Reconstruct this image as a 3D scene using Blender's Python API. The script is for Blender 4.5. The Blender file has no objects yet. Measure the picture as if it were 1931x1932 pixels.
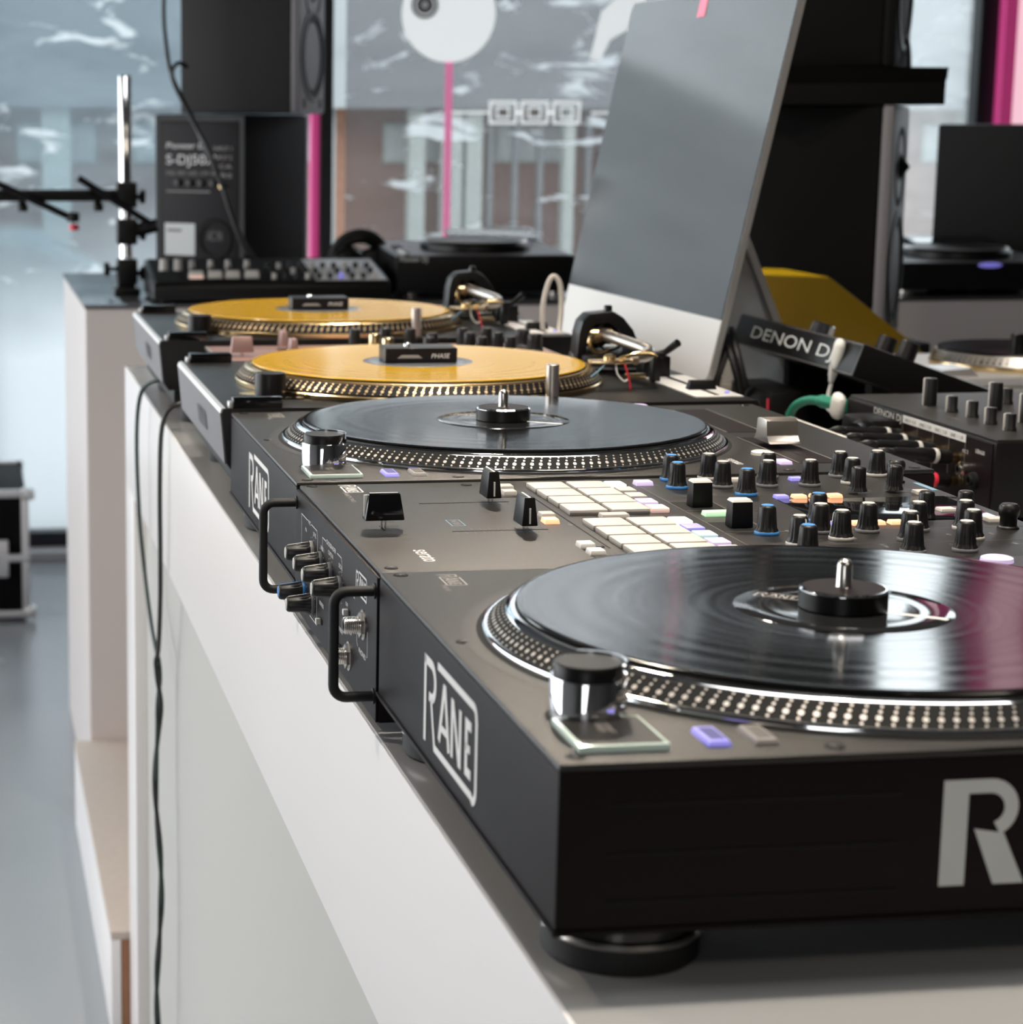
import bpy, bmesh, math, random
from mathutils import Matrix, Vector
S = .001; TZ = 958.          # lengths below are millimetres, z = 0 is the table top, the floor is TZ lower
sc = bpy.context.scene; COL = sc.collection; PI = math.pi
random.seed(4)
sin, cos = math.sin, math.cos
def W(p): return Vector((p[0]*S, p[1]*S, (p[2]+TZ)*S))

# ------------------------------------------------------------------ camera
cd = bpy.data.cameras.new('camera'); cam = bpy.data.objects.new('camera', cd); COL.objects.link(cam); sc.camera = cam
yaw, pitch, roll, fpx = .1364, .1809, .0022, 4064.95
fwd = Vector((sin(yaw)*cos(pitch), cos(yaw)*cos(pitch), -sin(pitch))); rt = Vector((cos(yaw), -sin(yaw), 0)); up = rt.cross(fwd)
rt, up = cos(roll)*rt+sin(roll)*up, -sin(roll)*rt+cos(roll)*up
m = Matrix((rt, up, -fwd)).transposed().to_4x4(); m.translation = W((-218.13, -753.45, 327.35)); cam.matrix_world = m
cd.sensor_fit = 'HORIZONTAL'; cd.sensor_width = 36; cd.lens = fpx/1931*36
cd.shift_x = (965.5-483)/1931; cd.clip_start = .05; cd.clip_end = 200
cd.dof.use_dof = True; cd.dof.focus_distance = 1.34; cd.dof.aperture_fstop = 15
# ------------------------------------------------------------------ exposure and light
vs = sc.view_settings; vs.view_transform = 'Standard'; vs.look = 'None'; vs.exposure = .44; vs.gamma = 1; vs.use_curve_mapping = False
sc.cycles.use_denoising = True
sc.cycles.max_bounces = 10; sc.cycles.transparent_max_bounces = 16; sc.cycles.caustics_reflective = False; sc.cycles.caustics_refractive = False
sc.cycles.sample_clamp_indirect = 4
wd = bpy.data.worlds.new('overcast sky'); sc.world = wd; wd.use_nodes = True
nt = wd.node_tree; bg = nt.nodes['Background']
tc = nt.nodes.new('ShaderNodeTexCoord'); sep = nt.nodes.new('ShaderNodeSeparateXYZ'); rp = nt.nodes.new('ShaderNodeValToRGB')
nt.links.new(tc.outputs['Generated'], sep.inputs[0]); nt.links.new(sep.outputs['Z'], rp.inputs[0]); nt.links.new(rp.outputs[0], bg.inputs[0])
rp.color_ramp.elements[0].color = (.96, .98, 1, 1); rp.color_ramp.elements[1].color = (.78, .86, .96, 1); bg.inputs[1].default_value = 3.1
def area(name, loc, target, sx, sy, power, col=(1, 1, 1)):
    l = bpy.data.lights.new(name, 'AREA'); l.shape = 'RECTANGLE'; l.size = sx*S; l.size_y = sy*S; l.energy = power; l.color = col
    o = bpy.data.objects.new(name, l); COL.objects.link(o); o.location = W(loc)
    o.rotation_euler = (W(target)-W(loc)).to_track_quat('-Z', 'Y').to_euler(); return o
area('assumed_daylight_left', (-4080, 3100, 520), (0, 3100, 520), 4800, 2500, 124, (.97, .98, 1))  # assumed daylight: area lamp before the solid left wall, no window there
area('assumed_daylight_near', (-1500, -3960, 350), (-500, 0, 0), 1500, 1900, 24, (.97, .98, 1))  # added lamp for assumed daylight from behind; the near wall has no window

# ------------------------------------------------------------------ materials
def lin(h):
    h = h.lstrip('#'); f = lambda c: c/12.92 if c <= .04045 else ((c+.055)/1.055)**2.4
    return tuple(f(int(h[i:i+2], 16)/255) for i in (0, 2, 4))+(1,)
M = {}
def mat(name, col, rough=.5, metal=0, bump=0, bscale=400, rvar=0, coat=0, emit=None, estr=0, spec=.5, cvar=0, cscale=5, sub=0):
    m = bpy.data.materials.new(name); m.use_nodes = True; n = m.node_tree.nodes; L = m.node_tree.links.new; b = n['Principled BSDF']
    c = lin(col) if isinstance(col, str) else tuple(col)+(1,)
    b.inputs['Base Color'].default_value = c; b.inputs['Roughness'].default_value = rough; b.inputs['Metallic'].default_value = metal
    b.inputs['Specular IOR Level'].default_value = spec
    if coat: b.inputs['Coat Weight'].default_value = coat; b.inputs['Coat Roughness'].default_value = .05
    if sub: b.inputs['Subsurface Weight'].default_value = sub; b.inputs['Subsurface Radius'].default_value = (.004, .003, .002)
    if emit: b.inputs['Emission Color'].default_value = lin(emit); b.inputs['Emission Strength'].default_value = estr
    t = n.new('ShaderNodeTexCoord'); nz = n.new('ShaderNodeTexNoise'); nz.inputs['Scale'].default_value = bscale; nz.inputs['Detail'].default_value = 2
    L(t.outputs['Object'], nz.inputs['Vector'])
    if bump:
        bp = n.new('ShaderNodeBump'); bp.inputs['Strength'].default_value = bump; bp.inputs['Distance'].default_value = .0004
        L(nz.outputs[0], bp.inputs['Height']); L(bp.outputs[0], b.inputs['Normal'])
    nv = n.new('ShaderNodeTexNoise'); nv.inputs['Scale'].default_value = cscale; nv.inputs['Detail'].default_value = 3; L(t.outputs['Object'], nv.inputs['Vector'])
    mr = n.new('ShaderNodeMapRange'); mr.inputs['To Min'].default_value = max(0, rough-rvar); mr.inputs['To Max'].default_value = min(1, rough+rvar)
    L(nv.outputs[0], mr.inputs['Value']); L(mr.outputs[0], b.inputs['Roughness'])
    if cvar:
        mx = n.new('ShaderNodeMix'); mx.data_type = 'RGBA'; mx.inputs['A'].default_value = tuple(x*(1-cvar) for x in c[:3])+(1,)
        mx.inputs['B'].default_value = tuple(min(1, x*(1+cvar)) for x in c[:3])+(1,); L(nv.outputs[0], mx.inputs['Factor']); L(mx.outputs['Result'], b.inputs['Base Color'])
    M[name] = m; return m
mat('paint', (.0095, .0058, .0068), .46, bump=.25, bscale=1500, rvar=.03, spec=.11)
mat('paint_top', (.0085, .0072, .0066), .42, bump=.3, bscale=1700, rvar=.03, spec=.5)
mat('black_plastic', (.0055, .0050, .0050), .36, bump=.08, bscale=900, rvar=.05, spec=.26)
mat('knob_black', (.006, .0055, .0055), .4, bump=.1, bscale=1200, spec=.45)
mat('rubber', (.006, .006, .006), .6, bump=.3, bscale=1500, spec=.4)
mat('gloss_black', (.004, .004, .0045), .07)
mat('computer_glass', (.018, .018, .02), .09, spec=.85)
mat('alu_shaded', (.20, .19, .185), .4, .6)  # stand neck aluminium, darkened in colour for the shade under the screen
mat('matt_black', (.004, .004, .004), .7, spec=.25)
mat('chrome', (.86, .86, .87), .06, 1)
mat('nickel', (.74, .70, .66), .22, 1)
mat('brushed', (.62, .57, .52), .32, 1, bump=.1)
mat('gold', (.80, .60, .33), .22, 1)
mat('copper', (.42, .27, .25), .38, .7)
mat('alu', (.72, .69, .67), .34, .9)
mat('alu_light', (.60, .59, .585), .45, .3)
mat('white_print', (.78, .77, .76), .55)
mat('silver_print', (.62, .65, .64), .5)
mat('grey_print', (.30, .28, .27), .55)
mat('cyan_print', (.16, .30, .40), .5)
mat('line_grey', (.10, .09, .085), .4)
mat('pad', (.50, .47, .44), .5, sub=.25, bump=.1)
mat('white_plastic', (.78, .76, .72), .4)
mat('knob_white', (.55, .53, .50), .45)
mat('knob_grey', (.19, .19, .20), .45)
mat('knob_blue', (.06, .25, .60), .4)
mat('dot_silver', (.58, .54, .50), .38, .55)
mat('dot_gold', (.62, .46, .26), .34, .6)
mat('pink_print_glow', (.85, .28, .48), .5, emit='#f07cb0', estr=.3)  # foil print lightened by added emission, not a lamp
mat('glow_pink_tag', (.85, .22, .34), .5)
mat('violet_face', (.07, .07, .20), .35, emit='#5a56c0', estr=.12)
mat('glow_white', (.8, .9, 1), .4, emit='#e8f6ff', estr=1.05)
mat('glow_ice', (.7, .85, 1), .4, emit='#d6ecff', estr=.95)
mat('glow_violet', (.35, .33, .8), .4, emit='#7c76e8', estr=.30)
mat('glow_lilac', (.6, .5, .75), .4, emit='#c9b2dc', estr=.42)
mat('glow_pink', (.8, .6, .55), .4, emit='#f0c4b4', estr=.38)
mat('glow_orange', (.9, .5, .3), .4, emit='#ffb080', estr=.8)
mat('glow_green', (.5, .75, .5), .4, emit='#a9dcae', estr=.45)
mat('glow_aqua', (.55, .75, .75), .4, emit='#b4dcdc', estr=.35)
mat('glow_magenta', (.8, .1, .4), .4, emit='#e83c88', estr=.9)
mat('pad_glass', (.60, .70, .63), .12, spec=.6, emit='#cfe6d8', estr=.10)
mat('record_label_grey', (.14, .15, .17), .22)
mat('red', (.7, .03, .06), .4)
mat('green_cable', (.005, .22, .13), .4)
mat('beige_cable', (.55, .50, .45), .45)
mat('dark_green_cable', (.012, .03, .025), .45)
mat('cable', (.010, .010, .011), .45)
mat('tabletop', (.325, .327, .332), .2, rvar=.03, bump=.02, bscale=60, spec=.55)
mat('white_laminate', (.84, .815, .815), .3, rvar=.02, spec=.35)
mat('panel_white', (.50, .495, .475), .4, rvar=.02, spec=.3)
mat('counter_front', (.63, .575, .56), .45, cvar=.02, cscale=3)
mat('counter_top', (.06, .06, .065), .16)
mat('plywood', (.52, .45, .40), .55, cvar=.12, cscale=90)
mat('raw_wood', (.34, .16, .085), .6, cvar=.25, cscale=30)
mat('floor', (.30, .315, .33), .24, rvar=.08, cvar=.08, cscale=2)
mat('ceiling', (.16, .16, .165), .8)
mat('plaster_dark', (.10, .097, .095), .8)
mat('speaker_vinyl', (.0038, .0034, .0034), .6, bump=.2, bscale=700, spec=.10)
mat('speaker_grey', (.016, .016, .0165), .55, bump=.2, bscale=700, spec=.35)
mat('speaker_cone', (.003, .003, .003), .6, spec=.12)
mat('speaker_baffle', (.17, .16, .17), .42)
mat('steel_frame', (.008, .008, .010), .4)
mat('pink_panel', (.72, .09, .30), .45, emit='#d83c84', estr=.2)
mat('pink_glow', (.9, .55, .65), .5, emit='#f9c6d4', estr=.62)
mat('yellow_lacquer_lit', (.72, .47, .006), .35, cvar=.05, spec=.4)  # stand yellow, brightened in colour for the light on its top
mat('yellow_lacquer_shaded', (.19, .115, .003), .4, cvar=.08, spec=.4)  # same stand yellow, darkened in colour for the shaded side faces
mat('plaster_white', (.5, .5, .5), .8)
mat('brick', (.36, .19, .13), .85, cvar=.25, cscale=30)
mat('pillar_white', (.66, .70, .64), .7)
mat('pillar_grey', (.30, .31, .31), .7)
mat('window_pale', (.75, .78, .76), .4)
mat('car_paint', (.25, .36, .37), .3, coat=.5)
mat('asphalt', (.35, .36, .36), .9)
mat('ext_glass', (.10, .14, .15), .15)
mat('purple_plastic', (.010, .008, .010), .5, spec=.18)
mat('film_white_glow', (.86, .88, .88), .5, emit='#f4fafb', estr=.42)  # white foil print, emission added in place of daylight from behind
mat('film_line', (.72, .73, .73), .5)

def vinyl(name, col, r0, r1, spec=.5, groove=.008):
    m = bpy.data.materials.new(name); m.use_nodes = True; n = m.node_tree.nodes; L = m.node_tree.links.new; b = n['Principled BSDF']
    b.inputs['Base Color'].default_value = tuple(col)+(1,); b.inputs['Specular IOR Level'].default_value = spec
    t = n.new('ShaderNodeTexCoord'); wv = n.new('ShaderNodeTexWave'); wv.wave_type = 'RINGS'; wv.rings_direction = 'Z'; wv.inputs['Scale'].default_value = 260; wv.inputs['Distortion'].default_value = 0
    L(t.outputs['Object'], wv.inputs['Vector'])
    ln = n.new('ShaderNodeVectorMath'); ln.operation = 'LENGTH'; L(t.outputs['Object'], ln.inputs[0])
    nz = n.new('ShaderNodeTexNoise'); nz.noise_dimensions = '1D'; nz.inputs['Scale'].default_value = 120; nz.inputs['Detail'].default_value = 4; L(ln.outputs['Value'], nz.inputs['W'])
    mr = n.new('ShaderNodeMapRange'); mr.inputs['From Min'].default_value = .3; mr.inputs['From Max'].default_value = .7; mr.inputs['To Min'].default_value = r0; mr.inputs['To Max'].default_value = r1
    L(nz.outputs[0], mr.inputs['Value']); L(mr.outputs[0], b.inputs['Roughness'])
    bp = n.new('ShaderNodeBump'); bp.inputs['Strength'].default_value = groove; bp.inputs['Distance'].default_value = .0002; L(wv.outputs[0], bp.inputs['Height']); L(bp.outputs[0], b.inputs['Normal'])
    M[name] = m
vinyl('vinyl_black', (.004, .004, .0045), .08, .13, .65)
vinyl('vinyl_yellow', (.62, .36, .02), .15, .18, .55, 0)
vinyl('vinyl_label', (.012, .012, .013), .05, .12, .7)

def glassy(name, tint=(.93, .96, .96), gloss=.06):
    m = bpy.data.materials.new(name); m.use_nodes = True; n = m.node_tree.nodes; L = m.node_tree.links.new; n.remove(n['Principled BSDF'])
    tr = n.new('ShaderNodeBsdfTransparent'); tr.inputs[0].default_value = tint+(1,); gl = n.new('ShaderNodeBsdfGlossy'); gl.inputs['Roughness'].default_value = gloss
    fr = n.new('ShaderNodeFresnel'); fr.inputs[0].default_value = 1.45; mx = n.new('ShaderNodeMixShader')
    ge = n.new('ShaderNodeNewGeometry'); fb = n.new('ShaderNodeMath'); fb.operation = 'MULTIPLY_ADD'; fb.inputs[1].default_value = -1; fb.inputs[2].default_value = 1; L(ge.outputs['Backfacing'], fb.inputs[0])
    fm = n.new('ShaderNodeMath'); fm.operation = 'MULTIPLY'; L(fb.outputs[0], fm.inputs[0]); L(fr.outputs[0], fm.inputs[1]); L(fm.outputs[0], mx.inputs[0]); L(tr.outputs[0], mx.inputs[1]); L(gl.outputs[0], mx.inputs[2]); L(mx.outputs[0], n['Material Output'].inputs[0]); M[name] = m
glassy('glass')
def film(name, tint, body, fac, seed, streak=.5, lowwhite=None):
    """printed translucent window foil: tinted see-through ground with pale printed marks"""
    m = bpy.data.materials.new(name); m.use_nodes = True; n = m.node_tree.nodes; L = m.node_tree.links.new; n.remove(n['Principled BSDF'])
    t = n.new('ShaderNodeTexCoord'); mp = n.new('ShaderNodeMapping'); mp.inputs['Rotation'].default_value = (0, .7, 0); mp.inputs['Scale'].default_value = (2.2, 1, 5.5); mp.inputs['Location'].default_value = (seed, 0, seed*.7)
    L(t.outputs['Object'], mp.inputs[0]); nz = n.new('ShaderNodeTexNoise'); nz.inputs['Scale'].default_value = 2.4; nz.inputs['Detail'].default_value = 5; nz.inputs['Roughness'].default_value = .55; nz.inputs['Distortion'].default_value = .8
    L(mp.outputs[0], nz.inputs['Vector'])
    rp = n.new('ShaderNodeValToRGB'); rp.color_ramp.elements[0].position = .57; rp.color_ramp.elements[1].position = .66; L(nz.outputs[0], rp.inputs[0])
    pale = n.new('ShaderNodeMath'); pale.operation = 'MULTIPLY'; pale.inputs[1].default_value = streak; L(rp.outputs[0], pale.inputs[0])
    if lowwhite:
        sp = n.new('ShaderNodeSeparateXYZ'); L(t.outputs['Object'], sp.inputs[0])
        big = n.new('ShaderNodeTexNoise'); big.inputs['Scale'].default_value = 1.7; L(t.outputs['Object'], big.inputs['Vector'])
        ad = n.new('ShaderNodeMath'); ad.operation = 'MULTIPLY_ADD'; ad.inputs[1].default_value = .55; L(big.outputs[0], ad.inputs[0]); L(sp.outputs['Z'], ad.inputs[2])
        mr = n.new('ShaderNodeMapRange'); mr.inputs['From Min'].default_value = lowwhite[0]; mr.inputs['From Max'].default_value = lowwhite[1]; mr.inputs['To Min'].default_value = lowwhite[2]; mr.inputs['To Max'].default_value = 0
        L(ad.outputs[0], mr.inputs['Value']); mx0 = n.new('ShaderNodeMath'); mx0.operation = 'MAXIMUM'; L(pale.outputs[0], mx0.inputs[0]); L(mr.outputs[0], mx0.inputs[1]); pale = mx0
    pt = n.new('ShaderNodeTexNoise'); pt.inputs['Scale'].default_value = 1.1; pt.inputs['Detail'].default_value = 3; pt.inputs['Distortion'].default_value = 1.2; L(mp.outputs[0], pt.inputs['Vector'])
    bd = n.new('ShaderNodeMix'); bd.data_type = 'RGBA'; bd.inputs['A'].default_value = tuple(c*.55 for c in body)+(1,); bd.inputs['B'].default_value = tuple(min(1, c*1.45) for c in body)+(1,); L(pt.outputs[0], bd.inputs['Factor'])
    col = n.new('ShaderNodeMix'); col.data_type = 'RGBA'; L(bd.outputs['Result'], col.inputs['A']); col.inputs['B'].default_value = (.88, .90, .91, 1); L(pale.outputs[0], col.inputs['Factor'])
    tr = n.new('ShaderNodeBsdfTransparent'); tr.inputs[0].default_value = tint+(1,)
    df = n.new('ShaderNodeBsdfDiffuse'); tl = n.new('ShaderNodeBsdfTranslucent'); L(col.outputs['Result'], df.inputs[0]); L(col.outputs['Result'], tl.inputs[0])
    ms = n.new('ShaderNodeMixShader'); ms.inputs[0].default_value = .62; L(df.outputs[0], ms.inputs[1]); L(tl.outputs[0], ms.inputs[2])
    f2 = n.new('ShaderNodeMath'); f2.operation = 'MULTIPLY_ADD'; f2.inputs[1].default_value = 1-fac; f2.inputs[2].default_value = fac; L(pale.outputs[0], f2.inputs[0])
    mo = n.new('ShaderNodeMixShader'); ge = n.new('ShaderNodeNewGeometry'); fb = n.new('ShaderNodeMath'); fb.operation = 'MULTIPLY_ADD'; fb.inputs[1].default_value = -1; fb.inputs[2].default_value = 1; L(ge.outputs['Backfacing'], fb.inputs[0])
    fm = n.new('ShaderNodeMath'); fm.operation = 'MULTIPLY'; L(fb.outputs[0], fm.inputs[0]); L(f2.outputs[0], fm.inputs[1]); L(fm.outputs[0], mo.inputs[0])   # the foil acts once, on its face
    tm = n.new('ShaderNodeMix'); tm.data_type = 'RGBA'; tm.inputs['A'].default_value = tint+(1,); tm.inputs['B'].default_value = (1, 1, 1, 1); L(ge.outputs['Backfacing'], tm.inputs['Factor']); L(tm.outputs['Result'], tr.inputs[0]); L(tr.outputs[0], mo.inputs[1]); L(ms.outputs[0], mo.inputs[2]); L(mo.outputs[0], n['Material Output'].inputs[0]); M[name] = m
film('film_grey', (.60, .59, .60), (.20, .195, .20), .45, 1.3, .75)
film('film_blue', (.46, .52, .56), (.28, .33, .365), .60, 5.1, .8, (-.05, .4, .95))
film('film_pale', (.86, .89, .91), (.76, .80, .82), .62, 9.4, .35)

# ------------------------------------------------------------------ mesh builder (millimetres)
OFF = Vector((0, 0, 0))
class MB:
    def __init__(s): s.v = []; s.f = []
    def add(s, vs, fs, T=None):
        k = len(s.v)
        for p in vs:
            p = Vector(p); s.v.append(T @ p if T is not None else p)
        s.f += [[i+k for i in f] for f in fs]; return s
    def box(s, a, b, bev=0, seg=2, T=None):
        x0, y0, z0 = a; x1, y1, z1 = b
        vs = [(x0, y0, z0), (x1, y0, z0), (x1, y1, z0), (x0, y1, z0), (x0, y0, z1), (x1, y0, z1), (x1, y1, z1), (x0, y1, z1)]
        fs = [(3, 2, 1, 0), (4, 5, 6, 7), (0, 1, 5, 4), (1, 2, 6, 5), (2, 3, 7, 6), (3, 0, 4, 7)]
        return s.bev(vs, fs, bev, seg, T)
    def bev(s, vs, fs, bev=0, seg=2, T=None):
        if not bev: return s.add(vs, fs, T)
        bm = bmesh.new(); bv = [bm.verts.new(v) for v in vs]
        for f in fs: bm.faces.new([bv[i] for i in f])
        bm.edges.ensure_lookup_table()
        bmesh.ops.bevel(bm, geom=list(bm.edges), offset=bev, segments=seg, affect='EDGES', profile=.6, clamp_overlap=True)
        bm.verts.index_update(); s.add([v.co.copy() for v in bm.verts], [[v.index for v in f.verts] for f in bm.faces], T); bm.free(); return s
    def frustum(s, c, bx, by, tx, ty, h, bev=0, sh=(0, 0)):
        x, y, z = c
        vs = [(x-bx/2, y-by/2, z), (x+bx/2, y-by/2, z), (x+bx/2, y+by/2, z), (x-bx/2, y+by/2, z)]+[(x+sh[0]+i*tx/2, y+sh[1]+j*ty/2, z+h) for i, j in ((-1, -1), (1, -1), (1, 1), (-1, 1))]
        return s.bev(vs, [(3, 2, 1, 0), (4, 5, 6, 7), (0, 1, 5, 4), (1, 2, 6, 5), (2, 3, 7, 6), (3, 0, 4, 7)], bev)
    def prism(s, pts, plane, a, b, bev=0, T=None):
        n = len(pts); mk_ = {'xy': lambda u, v, w: (u, v, w), 'xz': lambda u, v, w: (u, w, v), 'yz': lambda u, v, w: (w, u, v)}[plane]
        vs = [mk_(u, v, a) for u, v in pts]+[mk_(u, v, b) for u, v in pts]
        fs = [list(range(n))[::-1], list(range(n, 2*n))]+[(i, (i+1) % n, n+(i+1) % n, n+i) for i in range(n)]
        return s.bev(vs, fs, bev, 2, T)
    def lathe(s, prof, n=32, c=(0, 0, 0), T=None, mod=None, a0=0, a1=None):
        vs = []; fs = []; full = a1 is None; cnt = n if full else n+1; rows = []
        for r, h in prof:
            if r == 0: rows.append([len(vs)]); vs.append((c[0], c[1], c[2]+h)); continue
            row = []
            for i in range(cnt):
                a = 2*PI*i/n if full else a0+(a1-a0)*i/n; q = r*(mod(a, h) if mod else 1)
                row.append(len(vs)); vs.append((c[0]+q*cos(a), c[1]+q*sin(a), c[2]+h))
            rows.append(row)
        for A, B in zip(rows, rows[1:]):
            for i in range(n):
                j = (i+1) % n if full else i+1
                if len(A) == 1 and len(B) == 1: continue
                if len(A) == 1: fs.append((A[0], B[j], B[i]))
                elif len(B) == 1: fs.append((A[i], A[j], B[0]))
                else: fs.append((A[i], A[j], B[j], B[i]))
        return s.add(vs, fs, T)
    def tube(s, pts, r, n=8, closed=False):
        P = [Vector(p) for p in pts]; k = len(P); tan = []
        for i in range(k):
            a, b = (P[i-1], P[(i+1) % k]) if closed else (P[max(i-1, 0)], P[min(i+1, k-1)])
            tan.append((b-a).normalized())
        nrm = tan[0].orthogonal().normalized(); vs = []; fs = []
        for i in range(k):
            nrm = (nrm-tan[i]*nrm.dot(tan[i])).normalized(); bi = tan[i].cross(nrm); rr = r[i] if isinstance(r, (list, tuple)) else r
            vs += [P[i]+rr*(cos(2*PI*j/n)*nrm+sin(2*PI*j/n)*bi) for j in range(n)]
        for i in range(k if closed else k-1):
            q = (i+1) % k
            fs += [(i*n+j, i*n+(j+1) % n, q*n+(j+1) % n, q*n+j) for j in range(n)]
        if not closed: fs += [list(range(n))[::-1], [(k-1)*n+j for j in range(n)]]
        return s.add(vs, fs)
    def ribbon(s, pts, w, o, xd, yd, closed=False):
        """flat stroke of width w along 2-D points, lying in the plane o + u*xd + v*yd"""
        pts = [p for i, p in enumerate(pts) if not i or (Vector(p)-Vector(pts[i-1])).length > 1e-4]; o, xd, yd = Vector(o), Vector(xd), Vector(yd); k = len(pts); L_ = []; R_ = []
        for i in range(k):
            a = Vector(pts[i-1]) if (i or closed) else None; p = Vector(pts[i]); b = Vector(pts[(i+1) % k]) if (i < k-1 or closed) else None
            d1 = (p-a).normalized() if a is not None else (b-p).normalized(); d2 = (b-p).normalized() if b is not None else d1
            n1 = Vector((-d1.y, d1.x)); n2 = Vector((-d2.y, d2.x)); nn = (n1+n2)
            nn = nn.normalized()/max(.45, nn.normalized().dot(n1)) if nn.length > .1 else n1
            L_.append(p+nn*w/2); R_.append(p-nn*w/2)
        vs = [o+q.x*xd+q.y*yd for q in L_+R_]
        return s.add(vs, [(i, k+i, k+(i+1) % k, (i+1) % k) for i in range(k if closed else k-1)])
    def mesh(s, name, smooth=38):
        me = bpy.data.meshes.new(name); me.from_pydata([tuple((p-OFF)*S) for p in s.v], [], s.f); me.validate()
        bm = bmesh.new(); bm.from_mesh(me); bmesh.ops.recalc_face_normals(bm, faces=bm.faces); bm.to_mesh(me); bm.free()
        if smooth: me.shade_smooth(); me.set_sharp_from_angle(angle=math.radians(smooth))
        return me
def put(name, me, material, parent=None, loc=(0, 0, 0), rot=(0, 0, 0), kind=None, label=None, scale=None):
    o = bpy.data.objects.new(name, me); COL.objects.link(o)
    if not me.materials: me.materials.append(M[material])
    elif me.materials[0] is not M[material]: o.material_slots[0].link = 'OBJECT'; o.material_slots[0].material = M[material]
    if parent: o.parent = parent
    o.location = Vector(loc)*S; o.rotation_euler = rot
    if scale: o.scale = scale
    if kind: o['kind'] = kind
    if label: o['label'] = label
    return o
def mk(name, mb, material, parent=None, smooth=38, kind=None, label=None): return put(name, mb.mesh(name, smooth), material, parent, kind=kind, label=label)
def thing(name, label, cat, loc=(0, 0, 0), world=True, group=None, rz=0):
    """an Empty at the base; with world=True the parts that follow are given in world millimetres"""
    global OFF
    o = bpy.data.objects.new(name, None); COL.objects.link(o); o.empty_display_size = .05; o.location = W(loc); o.rotation_euler = (0, 0, rz)
    o['label'] = label; o['category'] = cat
    if group: o['group'] = group
    OFF = Vector(loc) if world else Vector((0, 0, 0)); return o
def tag(o, label, cat, group=None):
    o['label'] = label; o['category'] = cat
    if group: o['group'] = group
    return o
def single(name, mb, material, label, cat, base, group=None, smooth=38):
    """a thing that is one mesh"""
    global OFF
    OFF = Vector(base); o = mk(name, mb, material, None, smooth); o.location = W(base); return tag(o, label, cat, group)
def struct(name, mb, material, parent=None, smooth=0):
    global OFF
    OFF = Vector((0, 0, 0)); o = mk(name, mb, material, parent, smooth)
    if not parent: o.location = W((0, 0, 0)); o['kind'] = 'structure'
    return o
def dup(root, loc, label=None, rz=None):
    r = root.copy(); COL.objects.link(r); r.location = W(loc)
    if label: r['label'] = label
    if rz is not None: r.rotation_euler = (0, 0, rz)
    for ch in root.children:
        c = ch.copy(); COL.objects.link(c); c.parent = r
        for g in ch.children:
            d = g.copy(); COL.objects.link(d); d.parent = c
    return r
def smooth_path(pts, sub=6, closed=False):
    P = [Vector(p) for p in pts]; k = len(P); out = []
    for i in range(k if closed else k-1):
        g = (lambda j: P[j % k]) if closed else (lambda j: P[min(max(j, 0), k-1)])
        a, b, c, d = g(i-1), g(i), g(i+1), g(i+2)
        for t in range(sub):
            t /= sub; out.append(.5*((2*b)+(c-a)*t+(2*a-5*b+4*c-d)*t*t+(3*b-3*c+d-a)*t**3))
    if not closed: out.append(P[-1])
    return out
def arc(cx, cy, r, a0, a1, n=8): return [(cx+r*cos(math.radians(a0+(a1-a0)*i/n)), cy+r*sin(math.radians(a0+(a1-a0)*i/n))) for i in range(n+1)]
_txt = {}
def text(s, o, xd, yd, w, h, material, parent, name='lettering', shear=0):
    """flat print of the words s fitted into w x h millimetres at o, along xd and yd"""
    if (s, shear) not in _txt:
        cu = bpy.data.curves.new('t', 'FONT'); cu.body = s; cu.shear = shear; cu.resolution_u = 3; ob = bpy.data.objects.new('t', cu); COL.objects.link(ob)
        me = bpy.data.meshes.new_from_object(ob); bpy.data.objects.remove(ob); bpy.data.curves.remove(cu)
        xs = [v.co.x for v in me.vertices]; ys = [v.co.y for v in me.vertices]; bb = (min(xs), min(ys), max(xs)-min(xs), max(ys)-min(ys))
        _txt[(s, shear)] = ([((v.co.x-bb[0])/bb[2], (v.co.y-bb[1])/bb[3]) for v in me.vertices], [list(p.vertices) for p in me.polygons]); bpy.data.meshes.remove(me)
    vs, fs = _txt[(s, shear)]; o, xd, yd = Vector(o), Vector(xd), Vector(yd)
    return mk(name, MB().add([o+xd*(u*w)+yd*(v*h) for u, v in vs], fs), material, parent, 0)
def rane(o, xd, yd, k, material, parent, wt=1.0, name='logo'):
    """the maker's framed word mark; k scales a 109 x 43 mm drawing"""
    xd, yd = Vector(xd)*k, Vector(yd)*k; b = MB(); w = 4.6*wt; h = w/2
    R = lambda p, q=None: b.ribbon(p, q or w, o, xd, yd)
    R([(h, 0), (h, 43)]); R([(0, 43-h), (16, 43-h)]+arc(16, 32.5, 10.5-h, 90, -90, 10)+[(11, 22+h)])
    R([(15.5, 24), (20, 12), (24, h*.9), (98, h*.9)]+arc(100, 7, 6.6, -80, 0, 4)+[(106.6, 38)]+arc(101, 38.5, 5.2, 0, 90, 4)+[(29, 43.7)], w*.82)
    R([(33.5, 8.5), (43, 36), (45, 36), (54, 8.5)], w); R([(37.5, 16), (50, 16)], w*.8)
    R([(60, 8.5), (60, 34), (62, 34), (74, 10), (76, 10), (76, 35)], w*.95)
    R([(97, 35-h), (85.6+h, 35-h), (85.6+h, 8.5+h), (97, 8.5+h)], w); R([(86, 21.8), (95, 21.8)], w*.8)
    return mk(name, b, material, parent, 0)
Xp, Yp, Zp = (1, 0, 0), (0, 1, 0), (0, 0, 1); Xm, Ym = (-1, 0, 0), (0, -1, 0)

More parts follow.
